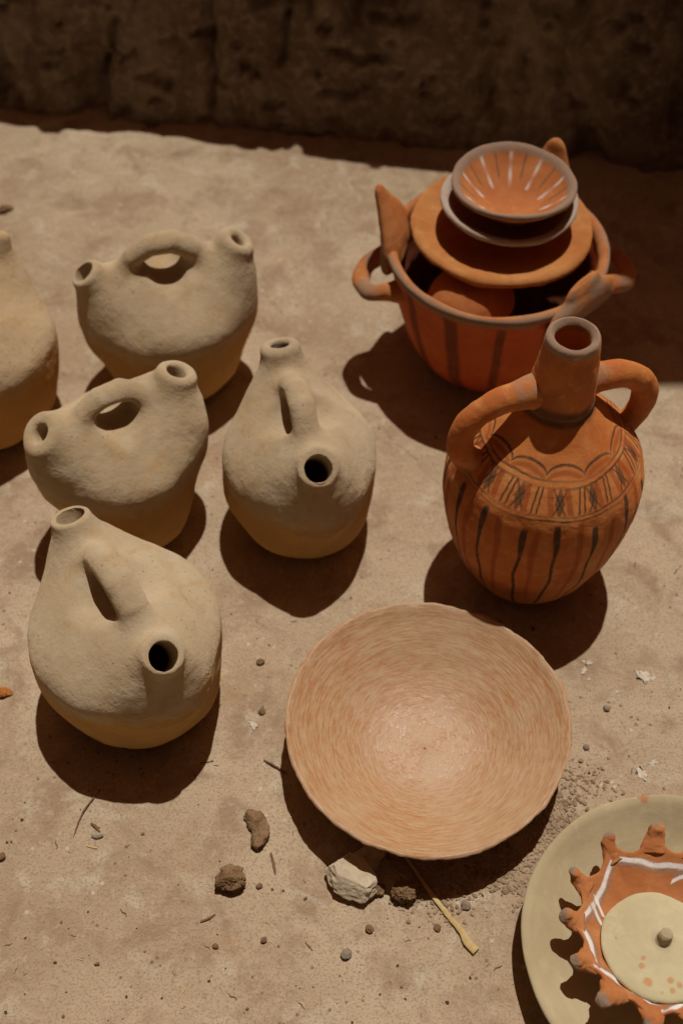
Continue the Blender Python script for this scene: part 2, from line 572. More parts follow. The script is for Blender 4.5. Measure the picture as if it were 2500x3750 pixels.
class Paint:
    def __init__(self, n):
        self.c = np.zeros((n, 4))

    def put(self, cov, rgb):
        cov = np.clip(cov, 0, 1)
        a0 = self.c[:, 3]
        a = cov + a0 * (1 - cov)
        w = np.where(a > 1e-6, cov / np.maximum(a, 1e-6), 0)[:, None]
        self.c[:, :3] = self.c[:, :3] * (1 - w) + np.asarray(rgb) * w
        self.c[:, 3] = a


# ------------------------------------------------------------------ ground
def axis(a, b, fine, far, nfar):
    mid = np.arange(a, b + 1e-6, fine)
    out = np.geomspace(0.02, far, nfar)
    return np.concatenate([a - out[::-1], mid, b + out])


gx = axis(-1.0, 1.0, 0.005, 60, 36)
gy = axis(0.15, 2.3, 0.005, 60, 36)
GX, GY = np.meshgrid(gx, gy, indexing='ij')
Pg = np.stack([GX.ravel(), GY.ravel(), np.zeros(GX.size)], 1)


def ground_z(P):
    P = np.asarray(P, float)
    Q = P.copy()
    Q[:, 2] = 0
    z = 0.0022 * fbm(Q, 5, 3, 11) + 0.0010 * fbm(Q, 26, 3, 15)
    back = sstep(1.35, 1.85, Q[:, 1] + 0.35 * sstep(0.2, 0.6, Q[:, 0]))
    z += back * (0.004 * fbm(Q, 9, 4, 21) - 0.010 * sstep(0.25, 0.6, fbm(Q, 13, 2, 31)))
    # flat where the pots stand
    return np.minimum(z, 0.004)


zg = ground_z(Pg)
# cracks running back across the shaded corner
for (x0, y0, x1, y1) in ((0.345, 1.62, 0.50, 1.30), (0.415, 1.58, 0.56, 1.33), (0.37, 1.45, 0.47, 1.27)):
    d = np.array([x1 - x0, y1 - y0])
    L = np.linalg.norm(d)
    d /= L
    rel = Pg[:, :2] - np.array([x0, y0])
    t = rel @ d
    off = rel @ np.array([-d[1], d[0]]) + 0.008 * fbm(Pg, 12, 2, 44)
    zg -= 0.008 * np.exp(-(off / 0.006) ** 2) * sstep(0, 0.05, t) * sstep(0, 0.05, L - t)
Pg[:, 2] = zg
n1, n2 = len(gx), len(gy)
i, j = np.meshgrid(np.arange(n1 - 1), np.arange(n2 - 1), indexing='ij')
i, j = i.ravel(), j.ravel()
Fg = np.stack([i * n2 + j, (i + 1) * n2 + j, (i + 1) * n2 + j + 1, i * n2 + j + 1], 1)
g = emit('ground', Pg, Fg, M_GROUND)
g['kind'] = 'structure'
g['label'] = 'dry beige mud floor with specks and stains'

# ------------------------------------------------------------------ mud wall (low, in its own shade, behind the pots)
wp = np.array([(-5.0, 2.16), (-1.5, 1.93), (-0.575, 1.862), (-0.2, 1.815), (0.12, 1.765), (0.30, 1.735), (0.45, 1.715), (0.60, 1.705), (0.85, 1.70), (1.5, 1.75), (3.4, 2.0)])
wd = np.concatenate([[0], np.cumsum(np.linalg.norm(np.diff(wp, axis=0), axis=1))])
fs = np.concatenate([np.linspace(0, wd[2] - 0.25, 30, endpoint=False), np.arange(wd[2] - 0.25, wd[8] + 0.3, 0.007), np.linspace(wd[8] + 0.31, wd[-1], 30)])
wx, wy = np.interp(fs, wd, wp[:, 0]), np.interp(fs, wd, wp[:, 1])
ker = np.ones(15) / 15
wxs = np.convolve(np.pad(wx, 7, mode='edge'), ker, 'valid')
wys = np.convolve(np.pad(wy, 7, mode='edge'), ker, 'valid')
tx, ty = np.gradient(wxs), np.gradient(wys)
tl = np.hypot(tx, ty) + 1e-9
nxn, nyn = ty / tl, -tx / tl                 # towards the viewer
hgt = np.interp(fs, wd, [0.40, 0.40, 0.40, 0.43, 0.50, 0.52, 0.52, 0.52, 0.52, 0.52, 0.52])
cs = []                                       # cross-section: (out, up as a fraction)
for u in np.linspace(0, 1, 70):
    cs.append((0.012 * (1 - u) ** 6 - 0.055 * u, u))
for a in np.linspace(0.15, 1, 8):
    cs.append((-0.055 - 0.03 * (1 - math.cos(a * math.pi / 2)) - 0.02 * a, 1 + 0.05 * math.sin(a * math.pi / 2)))
cs += [(-0.2, 1.06), (-0.33, 1.0), (-0.36, 0.5), (-0.36, -0.02)]
cs = np.array(cs)
cs[0, 1] = -0.04
Vw = np.stack([wxs[:, None] + nxn[:, None] * cs[None, :, 0], wys[:, None] + nyn[:, None] * cs[None, :, 0], hgt[:, None] * cs[None, :, 1]], 2).reshape(-1, 3)
nc = len(cs)
i, j = np.meshgrid(np.arange(len(fs) - 1), np.arange(nc - 1), indexing='ij')
i, j = i.ravel(), j.ravel()
Fw = np.stack([i * nc + j, (i + 1) * nc + j, (i + 1) * nc + j + 1, i * nc + j + 1], 1)
Nw = vnormals(Vw, Fw)
amp = 0.010 * fbm(Vw, 5, 4, 51) - 0.030 * sstep(0.30, 0.80, fbm(Vw * np.array([1, 1, 0.5]), 9, 4, 57)) - 0.014 * sstep(0.35, 0.70, fbm(Vw * np.array([1.0, 1.0, 1.6]), 20, 3, 61))
for (x0, z0, x1, z1) in ((-0.215, 0.03, -0.205, 0.20), (-0.10, 0.12, -0.07, 0.26), (-0.40, 0.06, -0.36, 0.16)):
    t = np.clip((Vw[:, 2] - z0) / (z1 - z0), 0, 1)
    off = Vw[:, 0] - (x0 + (x1 - x0) * t) + 0.006 * fbm(Vw, 20, 2, 66)
    amp -= 0.030 * np.exp(-(off / 0.007) ** 2) * sstep(z0 - 0.02, z0 + 0.01, Vw[:, 2]) * sstep(z1 + 0.02, z1 - 0.01, Vw[:, 2])
Vw = Vw + Nw * amp[:, None]
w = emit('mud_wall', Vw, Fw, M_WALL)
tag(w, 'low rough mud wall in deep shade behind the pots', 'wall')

# ------------------------------------------------------------------ unseen awning added to cast shade over the right rear corner
aw = thing('added_awning', 'unseen awning on poles added to shade the upper right corner of the yard', 'awning', (1.55, 2.9, 0))
M_ADDED_AWNING = mat_simple('added_awning_reed', (0.30, 0.20, 0.10), (0.40, 0.29, 0.15), 30, 0.5, 0.004, 0.85, (1, 8, 8))


def box_mesh(lo, hi):
    lo, hi = np.array(lo, float), np.array(hi, float)
    V = np.array([[lo[0] if a == 0 else hi[0], lo[1] if b == 0 else hi[1], lo[2] if c_ == 0 else hi[2]] for a in (0, 1) for b in (0, 1) for c_ in (0, 1)])
    Fq = np.array([[0, 1, 3, 2], [4, 6, 7, 5], [0, 4, 5, 1], [2, 3, 7, 6], [0, 2, 6, 4], [1, 5, 7, 3]])
    return V, Fq


ox, oy = 1.55, 2.9
AX0, AY0, AZ = 0.53, 1.745, 2.2
for k in range(30):                                   # reed bundles laid side by side to block the sun
    y0 = AY0 + 0.075 * k
    Vr, Fr_ = sweep([(AX0 + 0.003 * math.sin(k * 2.3) - ox, y0 + 0.037 - oy, AZ), (AX0 + 1.1 - ox, y0 + 0.037 - oy, AZ + 0.005), (AX0 + 2.3 - ox, y0 + 0.037 - oy, AZ)], 0.041, 0.022, 8, 10)
    o = emit('shade_bundle', Vr, Fr_, M_ADDED_AWNING, aw, vnormals(Vr, Fr_))
for xx in (AX0 + 0.3, AX0 + 2.0):
    Vr, Fr_ = sweep([(xx - ox, AY0 + 0.02 - oy, AZ - 0.05), (xx - ox, AY0 + 2.25 - oy, AZ - 0.05)], 0.03, 0.03, 10, 8)
    emit('added_beam', Vr, Fr_, M_ADDED_AWNING, aw, vnormals(Vr, Fr_))
for xx in (AX0 + 0.55, AX0 + 2.0):
    for yy in (AY0 + 0.06, AY0 + 2.1):
        Vr, Fr_ = sweep([(xx - ox, yy - oy, -0.03), (xx - ox + 0.005, yy - oy, 1.1), (xx - ox, yy - oy, AZ - 0.08)], 0.035, 0.035, 10, 10, up=(0, 1, 0))
        emit('added_pole', Vr, Fr_, M_ADDED_AWNING, aw, vnormals(Vr, Fr_))


# ------------------------------------------------------------------ two-spouted water jars
def smin(a, b, k):
    h = np.clip(0.5 + 0.5 * (b - a) / k, 0, 1)
    return b * (1 - h) + a * h - k * h * (1 - h)


def smax(a, b, k):
    return -smin(-a, -b, k)


def ell(P, c, r):
    q = (P - np.array(c)) / np.array(r)
    k0 = np.linalg.norm(q, axis=1)
    k1 = np.linalg.norm(q / np.array(r), axis=1) + 1e-9
    return k0 * (k0 - 1) / k1


def cone(P, a, b, ra, rb):
    a, b = np.array(a), np.array(b)
    d = b - a
    t = np.clip(((P - a) @ d) / (d @ d), 0, 1)
    return np.linalg.norm(P - a - t[:, None] * d, axis=1) - (ra + (rb - ra) * t)


def make_jar(label, loc, ang, seed, L=0.098, ry=0.095, hs=(0.215, 0.215), hh=0.243, sp=(58, 58), tint=(1, 1, 1), zc=0.126, r_sp=(0.0225, 0.0225), hole=0.50):
    e0, e1 = math.radians(sp[0]), math.radians(sp[1])
    A = [np.array([-L, 0, hs[0]]), np.array([L, 0, hs[1]])]                       # spout mouths
    D = [np.array([-math.cos(e0), 0, math.sin(e0)]), np.array([math.cos(e1), 0, math.sin(e1)])]
    hx = L * 0.50
    hpts = np.array([(-hx - 0.014, 0, 0.170), (-hx * 0.98, 0, hh - 0.044), (-hx * 0.52, 0, hh - 0.021), (0.003, 0, hh - 0.0140), (hx * 0.56, 0, hh - 0.023), (hx, 0, hh - 0.048), (hx + 0.012, 0, 0.166)])
    hc = catmull(hpts, 8)

    def parts(P):
        lo_ = ell(P, (0, 0, zc), (L * 1.05, ry, zc * 1.48))
        hi_ = ell(P, (0, 0, zc), (L * 1.06, ry, 0.186 - zc))
        body = np.where(P[:, 2] < zc, lo_, hi_)
        ridge = cone(P, (-L * 0.66, 0, 0.162), (L * 0.66, 0, 0.162), 0.036, 0.036)
        body = smin(body, ridge, 0.050)
        body = smax(body, 0.004 - P[:, 2], 0.030)
        sps = []
        for a, d, r in zip(A, D, r_sp):
            c1 = cone(P, np.array([np.sign(d[0]) * L * 0.66, 0, 0.122]), a - d * 0.010, 0.047, r * 0.92)
            c2 = cone(P, a - d * 0.010, a + d * 0.01, r * 0.98, r * 1.02)
            s_ = smin(c1, c2, 0.010)
            s_ = smax(s_, (P - a) @ d, 0.007)
            sps.append(s_)
        hd = None
        q = P.copy()
        q[:, 1] *= 0.88
        for k in range(len(hc) - 1):
            c = cone(q, hc[k], hc[k + 1], 0.0136, 0.0136)
            hd = c if hd is None else np.minimum(hd, c)
        return body, sps, hd

    def f(P):
        body, sps, hd = parts(P)
        d = smin(smin(body, sps[0], 0.030), sps[1], 0.030)
        tun = ell(P * np.array([1, 0.0, 1]), (0.002, 0, 0.2035), (hx * hole, 1.0, 0.0165))
        d = smin(d, hd, 0.015)
        d = smax(d, -tun, 0.007)
        inner = ell(P, (0, 0, 0.082), (L * 0.90, ry * 0.86, 0.074))
        for a, dd in zip(A, D):
            bore = cone(P, a - dd * 0.09 - np.array([np.sign(dd[0]) * 0.012, 0, 0.03]), a + dd * 0.02, 0.017, 0.0110)
            inner = smin(inner, bore, 0.006)
        return smax(d, -inner, 0.005)

    V, Fc = surface_nets(f, (-L - 0.035, -ry - 0.012, -0.008), (L + 0.035, ry + 0.012, hh + 0.012), 0.0026)
    body, sps, hd = parts(V)
    N = vnormals(V, Fc)
    keep = sstep(0.0, 0.02, V[:, 2])
    V = V + N * (keep * (0.0010 * fbm(V, 26, 3, seed) + 0.0052 * fbm(V, 8, 2, seed + 9)))[:, None]
    V[:, 0] *= 1 + 0.02 * math.sin(seed)
    N = vnormals(V, Fc)
    mat = mat_jar('pale_jar_clay', (seed * 1.7, seed * 0.9, seed * 0.3), tint)
    rj = np.random.default_rng(seed + 50)
    root = thing('water_jar', label, 'jar', loc, ang, 'pale clay jars with two spouts and a loop handle', tuple(rj.normal(0, 0.018, 2)))
    lab = np.zeros(len(V), int)
    lab[(hd < body - 0.004) & (hd < sps[0]) & (hd < sps[1]) & (hd < 0.006)] = 1
    for k in (0, 1):
        rel = (V - A[k]) @ D[k]
        lab[(rel > -0.026) & (np.linalg.norm(V - A[k], axis=1) < 0.038)] = 2 + k
    fl = np.sort(lab[Fc], axis=1)
    fl = fl[:, 2]
    emit('body', V, Fc, mat, root, N, fl == 0)
    emit('handle', V, Fc, mat, root, N, fl == 1)
    for k in (0, 1):
        emit('spout', V, Fc, mat, root, N, fl == 2 + k)
    return root


make_jar('pale clay jar nearest the viewer, standing alone at lower left', (-0.233, 0.740, 0), math.radians(-56), 1, L=0.100, ry=0.106, sp=(66, 54), hs=(0.221, 0.208), hh=0.247, r_sp=(0.0240, 0.0215), hole=0.60)
make_jar('pale clay jar seen side on, directly behind the front left jar', (-0.264, 0.990, 0), math.radians(29), 2, L=0.084, ry=0.093, sp=(46, 64), hs=(0.206, 0.222), hh=0.239, zc=0.132, r_sp=(0.0235, 0.0215), hole=0.58, tint=(1.0, 0.99, 0.96))
make_jar('greyer clay jar in the middle, its front spout facing the viewer', (-0.048, 0.985, 0), math.radians(-75), 3, L=0.092, ry=0.094, tint=(0.99, 0.99, 1.0), sp=(70, 52), hs=(0.224, 0.209), hh=0.243, zc=0.124, r_sp=(0.022, 0.0235), hole=0.52)
make_jar('pale clay jar seen side on at the rear, farthest back of the jars', (-0.226, 1.238, 0), math.radians(14), 4, L=0.101, ry=0.100, sp=(60, 58), hs=(0.211, 0.220), hh=0.250, zc=0.128, r_sp=(0.0210, 0.0200), hole=0.45, tint=(1.01, 1.0, 0.98))
make_jar('clay jar cut off by the left edge of the picture', (-0.468, 1.165, 0), math.radians(-104), 5, L=0.100, ry=0.097, hs=(0.232, 0.21), r_sp=(0.021, 0.0225), tint=(1.04, 0.97, 0.90))


# ------------------------------------------------------------------ tall vase with two handles
VX, VY = 0.226, 0.912
prof = [(0.001, 0.0), (0.040, 0.0), (0.056, 0.006), (0.075, 0.032), (0.092, 0.072), (0.104, 0.115), (0.1100, 0.158), (0.1095, 0.192), (0.102, 0.222),
        (0.086, 0.248), (0.067, 0.269), (0.050, 0.288), (0.0395, 0.302), (0.0355, 0.3085), (0.0370, 0.3125), (0.0358, 0.320), (0.0335, 0.345), (0.0295, 0.378), (0.0278, 0.394),
        (0.0262, 0.400), (0.0225, 0.4015), (0.0192, 0.398), (0.0180, 0.388), (0.0185, 0.36), (0.022, 0.30), (0.060, 0.24), (0.09, 0.16), (0.06, 0.03), (0.001, 0.02)]
V, Fc, T, s, R, Z = lathe(prof, 560, 460, (0.00125, 0.005))
outer = s < s[np.argmax(Z)]
V = displace(V, Fc, 0.0014, 24, 3, 71)
V[:, 0] += 0.004 * (V[:, 2] / 0.4) ** 2
mean = 1 + 0.012 * np.sin(2 * T + 0.7)
V[:, 0] *= mean
N = vnormals(V, Fc)
pt = Paint(len(V))
TA = (T + np.pi / 2 + np.pi) % (2 * np.pi) - np.pi          # 0 = towards the viewer
wob = 0.0035 * fbm(V, 14, 2, 77)
Zw = Z + wob
ln = lambda x, c, wd_: sstep(wd_, wd_ * 0.55, np.abs(x - c))
o_ = outer.astype(float)
dist = R                                                   # arc scale
# stripes on the belly
nst = 16
for k in range(nst):
    rs = np.random.default_rng(100 + k)
    a0 = 2 * np.pi * (k + 0.12) / nst + rs.normal(0, 0.02)
    top = 0.222 + rs.normal(0, 0.004)
    dth = (TA - a0 + np.pi) % (2 * np.pi) - np.pi + 0.012 * np.sin(38 * Z + 1.9 * k) + 0.008 * np.sin(90 * Z + k)
    wdt = 0.0037 * (0.60 + 0.75 * np.exp(-((Z - top + 0.018) / 0.02) ** 2))
    pt.put(o_ * sstep(wdt, wdt * 0.6, np.abs(dth) * R) * sstep(top, top - 0.006, Z) * sstep(0.015, 0.04, Z) * 0.92, BLACK)
    a1 = 2 * np.pi * (k + 0.60) / nst + rs.normal(0, 0.03)
    dth = (TA - a1 + np.pi) % (2 * np.pi) - np.pi + 0.016 * np.sin(30 * Z + 2.7 * k) + 0.008 * np.sin(75 * Z + 3 * k)
    wdt = 0.0048 * (0.7 + 0.4 * np.exp(-((Z - top + 0.03) / 0.03) ** 2))
    pt.put(o_ * sstep(wdt, wdt * 0.5, np.abs(dth) * R) * sstep(top + 0.004, top - 0.006, Z) * sstep(0.01, 0.10, Z) * 0.75, BROWN)
# motif band between double lines
zt, zb = 0.258, 0.231
per = 2 * np.pi / 7
ph = (TA + 0.35) % per
for c_, kind in ((0.06, 'l'), (0.12, 'l'), (0.25, 'b'), (0.36, 'd'), (0.47, 'b'), (0.60, 'l'), (0.665, 'l'), (0.78, 'd'), (0.86, 'b')):
    x = (ph - c_) * R
    inb = sstep(zb - 0.001, zb + 0.002, Zw) * sstep(zt + 0.001, zt - 0.002, Zw) * o_
    h01 = np.clip((Zw - zb) / (zt - zb), 0, 1)
    if kind == 'l':
        pt.put(inb * ln(x, 0.1 * (Zw - 0.245), 0.0013) * 0.85, BLACK)
    elif kind == 'b':
        pt.put(inb * ln(x, -0.15 * (Zw - 0.245), 0.0042) * 0.8, BROWN)
    else:
        hw = 0.0050 * (1 - np.abs(2 * h01 - 1)) + 0.0006
        pt.put(inb * sstep(hw + 0.0008, hw - 0.0004, np.abs(x)) * 0.72, BLACK * 1.4)
        hw2 = 0.0075 * np.abs(2 * h01 - 1)
        pt.put(inb * sstep(0.0016, 0.0007, np.abs(np.abs(x) - hw2)) * 0.7, BLACK)
for c_, w_ in ((0.2625, 0.0011), (0.2575, 0.0013), (0.2300, 0.0012), (0.2250, 0.0014)):
    pt.put(o_ * ln(Zw, c_, w_) * (0.55 + 0.3 * np.sin(3 * TA + c_ * 900)), BLACK * 1.6)
# scallops above the band
na = 11
ph2 = ((TA + 0.2) % (2 * np.pi / na)) / (2 * np.pi / na) * 2 - 1
arc = 0.2655 + 0.0085 * np.sqrt(np.clip(1 - ph2 ** 2, 0, 1))
pt.put(o_ * sstep(0.0015, 0.0008, np.abs(Zw - arc)) * 0.85, BLACK * 1.3)
pt.put(o_ * sstep(0.0026, 0.0012, np.abs(Zw - arc + 0.0058)) * 0.7 * (Z > 0.262), BROWN)
# grey slip on the lip, recess shade painted as a dark band at the foot of the neck
pt.put(o_ * sstep(0.389, 0.394, Zw * 0.4 + Z * 0.6) * 0.9, GREY * 1.15)
pt.put((~outer) * sstep(0.390, 0.396, Z) * 0.9, GREY * 1.15)
pt.put(o_ * sstep(0.305, 0.32, Z) * sstep(0.394, 0.388, Z) * sstep(-0.4, 0.5, fbm(V, 30, 3, 2)) * 0.55, np.array([0.36, 0.10, 0.03]))
pt.put(o_ * sstep(0.300, 0.305, Zw) * sstep(0.326, 0.318, Zw) * 0.75, BLACK * 1.6)
vase = thing('two_handled_vase', 'tall terracotta vase with two handles, narrow neck and painted dark stripes', 'vase', (VX, VY, 0))
fz = Z[Fc].mean(1)
fo = outer[Fc].mean(1) > 0.5
nmask = (fz > 0.3085) & (fz < 0.3925) & fo
rmask = (fz >= 0.3925)
emit('body', V, Fc, M_VASE, vase, N, ~(nmask | rmask), pt.c)
emit('neck', V, Fc, M_VASE, vase, N, nmask, pt.c)
emit('mouth_rim', V, Fc, M_VASE, vase, N, rmask, pt.c)
ha = math.radians(17.5)
hd_ = np.array([math.cos(ha), math.sin(ha), 0])
for sgn in (-1, 1):
    d = hd_ * sgn
    path = [d * 0.020 + np.array([0, 0, 0.326]), d * 0.040 + np.array([0, 0, 0.327]), d * 0.075 + np.array([0, 0, 0.3215]), d * 0.101 + np.array([0, 0, 0.298]),
            d * 0.106 + np.array([0, 0, 0.270]), d * 0.099 + np.array([0, 0, 0.249]), d * 0.086 + np.array([0, 0, 0.236]), d * 0.068 + np.array([0, 0, 0.226])]
    Vh, Fh = sweep(path, [0.024, 0.0180, 0.0152, 0.0150, 0.0146, 0.0152, 0.019, 0.026], [0.0200, 0.0160, 0.0130, 0.0122, 0.0120, 0.0122, 0.015, 0.019], 32, 90, up=np.cross(d, (0, 0, 1)))
    Vh = displace(Vh, Fh, 0.0012, 40, 3, 80 + sgn)
    ph_ = Paint(len(Vh))
    rad = Vh @ d
    ph_.put(sstep(0.056, 0.050, rad + 0.004 * fbm(Vh, 60, 2, 5)) * (Vh[:, 2] > 0.29) * sstep(-0.5, 0.5, fbm(Vh, 45, 3, 6)) * 0.6, GREY * 1.1)
    ph_.put(sstep(0.248, 0.236, Vh[:, 2]) * sstep(0.205, 0.222, Vh[:, 2]) * sstep(0.2, 0.5, fbm(Vh, 30, 2, 3)) * 0.6, BLACK)
    emit('handle', Vh, Fh, M_VASE, vase, vnormals(Vh, Fh), None, ph_.c)

# ------------------------------------------------------------------ brazier pot with horns and lugs
PX, PY = 0.202, 1.280
prof = [(0.001, 0.0), (0.062, 0.0), (0.080, 0.008), (0.101, 0.036), (0.118, 0.078), (0.1295, 0.125), (0.1355, 0.165), (0.1405, 0.184), (0.1435, 0.192), (0.1425, 0.199),
        (0.1365, 0.2005), (0.1310, 0.196), (0.1285, 0.180), (0.1235, 0.14), (0.112, 0.085), (0.094, 0.042), (0.07, 0.018), (0.001, 0.014)]
V, Fc, T, s, R, Z = lathe(prof, 300, 240)
outer = s < s[np.argmax(Z)]
V = displace(V, Fc, 0.0016, 15, 3, 91)
N = vnormals(V, Fc)
pt = Paint(len(V))
TA = (T + np.pi / 2 + np.pi) % (2 * np.pi) - np.pi
for k, a0 in enumerate(np.arange(-3.0, 3.1, 0.475)):
    dth = TA - a0 - 0.1 - 0.9 * (0.19 - Z) * 0.35 + 0.03 * fbm(V, 8, 2, 200 + k)
    wdt = 0.0092 + 0.003 * np.sin(k * 1.7)
    pt.put(outer * sstep(wdt, wdt * 0.55, np.abs(dth) * R) * sstep(0.192, 0.18, Z) * 0.72, np.array([0.10, 0.035, 0.016]))
pt.put(sstep(0.1835, 0.1875, Z + 0.003 * fbm(V, 20, 2, 9)) * outer * 0.85, GREY)
pt.put(sstep(0.196, 0.199, Z) * (~outer) * sstep(-0.2, 0.4, fbm(V, 25, 2, 3)) * 0.4, GREY)
pt.put((~outer) * sstep(0.185, 0.15, Z + 0.01 * fbm(V, 15, 3, 4)) * 0.75, np.array([0.05, 0.03, 0.02]))  # shade inside the pot painted dark onto the inner wall
pot = thing('brazier_pot', 'wide red terracotta brazier pot with pointed horns, side lugs and dark streaks', 'pot', (PX, PY, 0))
fz = Z[Fc].mean(1)
emit('body', V, Fc, M_POT_SHADE, pot, N, fz < 0.186, pt.c)
emit('rim', V, Fc, M_POT_LIT, pot, N, fz >= 0.186, pt.c)


def horn(parent, th, r0, z0, h, out, w0, seed, mat, tip=0.008, thick=0.012):
    d = np.array([math.cos(th), math.sin(th), 0])
    t = np.array([-d[1], d[0], 0])
    path = [d * r0 + [0, 0, z0 - 0.018], d * (r0 + out * 0.12) + [0, 0, z0 + h * 0.15], d * (r0 + out * 0.5) + [0, 0, z0 + h * 0.55], d * (r0 + out * 0.93) + [0, 0, z0 + h * 0.92], d * (r0 + out) + [0, 0, z0 + h], d * (r0 + out * 1.02) + [0, 0, z0 + h + 0.003]]
    Vh, Fh = sweep(path, [w0, w0 * 0.84, w0 * 0.50, tip * 1.15, tip * 0.75, tip * 0.2], [thick * 0.9, thick * 0.85, thick * 0.65, thick * 0.42, thick * 0.30, thick * 0.1], 36, 70, up=d)
    Vh = displace(Vh, Fh, 0.0016, 26, 3, seed)
    pp = Paint(len(Vh))
    side = np.abs(Vh @ t)
    outw = (Vh @ d - r0 - out * np.clip((Vh[:, 2] - z0) / h, 0, 1)) / thick
    pp.put(sstep(0.0, 0.5, 0.5 * fbm(Vh, 28, 2, seed) + 0.9 * outw + 0.5 * (side / w0 - 0.3) - 0.15) * 0.8, GREY)
    return emit('horn', Vh, Fh, mat, parent, vnormals(Vh, Fh), None, pp.c)


horn(pot, math.radians(168), 0.1345, 0.190, 0.074, 0.024, 0.058, 5, M_POT_LIT, tip=0.010, thick=0.018)
horn(pot, math.radians(-44), 0.1375, 0.188, 0.034, -0.004, 0.072, 8, M_POT_LIT, tip=0.024, thick=0.013)
horn(pot, math.radians(57), 0.1345, 0.190, 0.078, 0.012, 0.052, 11, M_POT_LIT, tip=0.012, thick=0.018)
for th, nm in ((math.radians(183), 1), (math.radians(3), 2)):
    d = np.array([math.cos(th), math.sin(th), 0])
    t = np.array([-d[1], d[0], 0])
    zl = 0.158
    path = [d * 0.120 + t * 0.036 + [0, 0, zl], d * 0.142 + t * 0.037 + [0, 0, zl], d * 0.167 + t * 0.027 + [0, 0, zl - 0.008], d * 0.176 + [0, 0, zl - 0.013],
            d * 0.167 - t * 0.027 + [0, 0, zl - 0.008], d * 0.142 - t * 0.037 + [0, 0, zl], d * 0.120 - t * 0.036 + [0, 0, zl]]
    Vh, Fh = sweep(path, [0.018, 0.0125, 0.0115, 0.0120, 0.0115, 0.0125, 0.018], [0.016, 0.0125, 0.0105, 0.0105, 0.0105, 0.0125, 0.016], 24, 70)
    Vh = displace(Vh, Fh, 0.0016, 35, 3, 60 + nm)
    pp = Paint(len(Vh))
    pp.put(sstep(-0.1, 0.2, fbm(Vh, 20, 2, 7)) * sstep(0.150, 0.165, Vh @ d) * 0.7, GREY)
    emit('lug_handle', Vh, Fh, M_POT_LIT, pot, vnormals(Vh, Fh), None, pp.c)

# dish lying inside the pot, bottom up and tilted
prof = [(0.0006, 0.0384), (0.0211, 0.0381), (0.0285, 0.0353), (0.0408, 0.0248), (0.0507, 0.0099), (0.0557, 0.0000), (0.0561, -0.0025), (0.0536, -0.0037), (0.0514, -0.0012), (0.0470, 0.0074), (0.0372, 0.0211), (0.0248, 0.0310), (0.0006, 0.0341)]
V, Fc, T, s, R, Z = lathe(prof, 160, 100)
Fc = Fc[:, ::-1]
V = displace(V, Fc, 0.0012, 25, 3, 31)
N = vnormals(V, Fc)
o = thing('terracotta_bowl', 'orange terracotta bowl turned upside down inside the brazier pot', 'bowl', (PX - 0.036, PY - 0.060, 0.1615), 0.3, tilt=(math.radians(6), math.radians(-6)))
pz = np.zeros((len(V), 4))
fs_ = s[Fc].mean(1)
rm = (fs_ > 0.46) & (fs_ < 0.60)
emit('body', V, Fc, M_CUP, o, N, ~rm, pz)
emit('rim', V, Fc, M_CUP, o, N, rm, pz)

# flat plate over it
prof = [(0.001, 0.0), (0.060, 0.0), (0.095, 0.001), (0.112, 0.004), (0.1175, 0.0095), (0.1165, 0.0150), (0.112, 0.0170), (0.104, 0.0155), (0.090, 0.0125), (0.05, 0.0115), (0.001, 0.0115)]
V, Fc, T, s, R, Z = lathe(prof, 240, 110)
V = displace(V, Fc, 0.0024, 20, 4, 41)
N = vnormals(V, Fc)
pz = np.zeros((len(V), 4))
PLX, PLY, PLZ = 0.207, 1.302, 0.2015
o = thing('terracotta_plate', 'flat ochre terracotta plate laid over the mouth of the brazier pot', 'plate', (PLX, PLY, PLZ))
fs_ = s[Fc].mean(1)
rm = (fs_ > 0.43) & (fs_ < 0.585)
emit('body', V, Fc, M_DISC, o, N, ~rm, pz)
emit('rim', V, Fc, M_DISC, o, N, rm, pz)


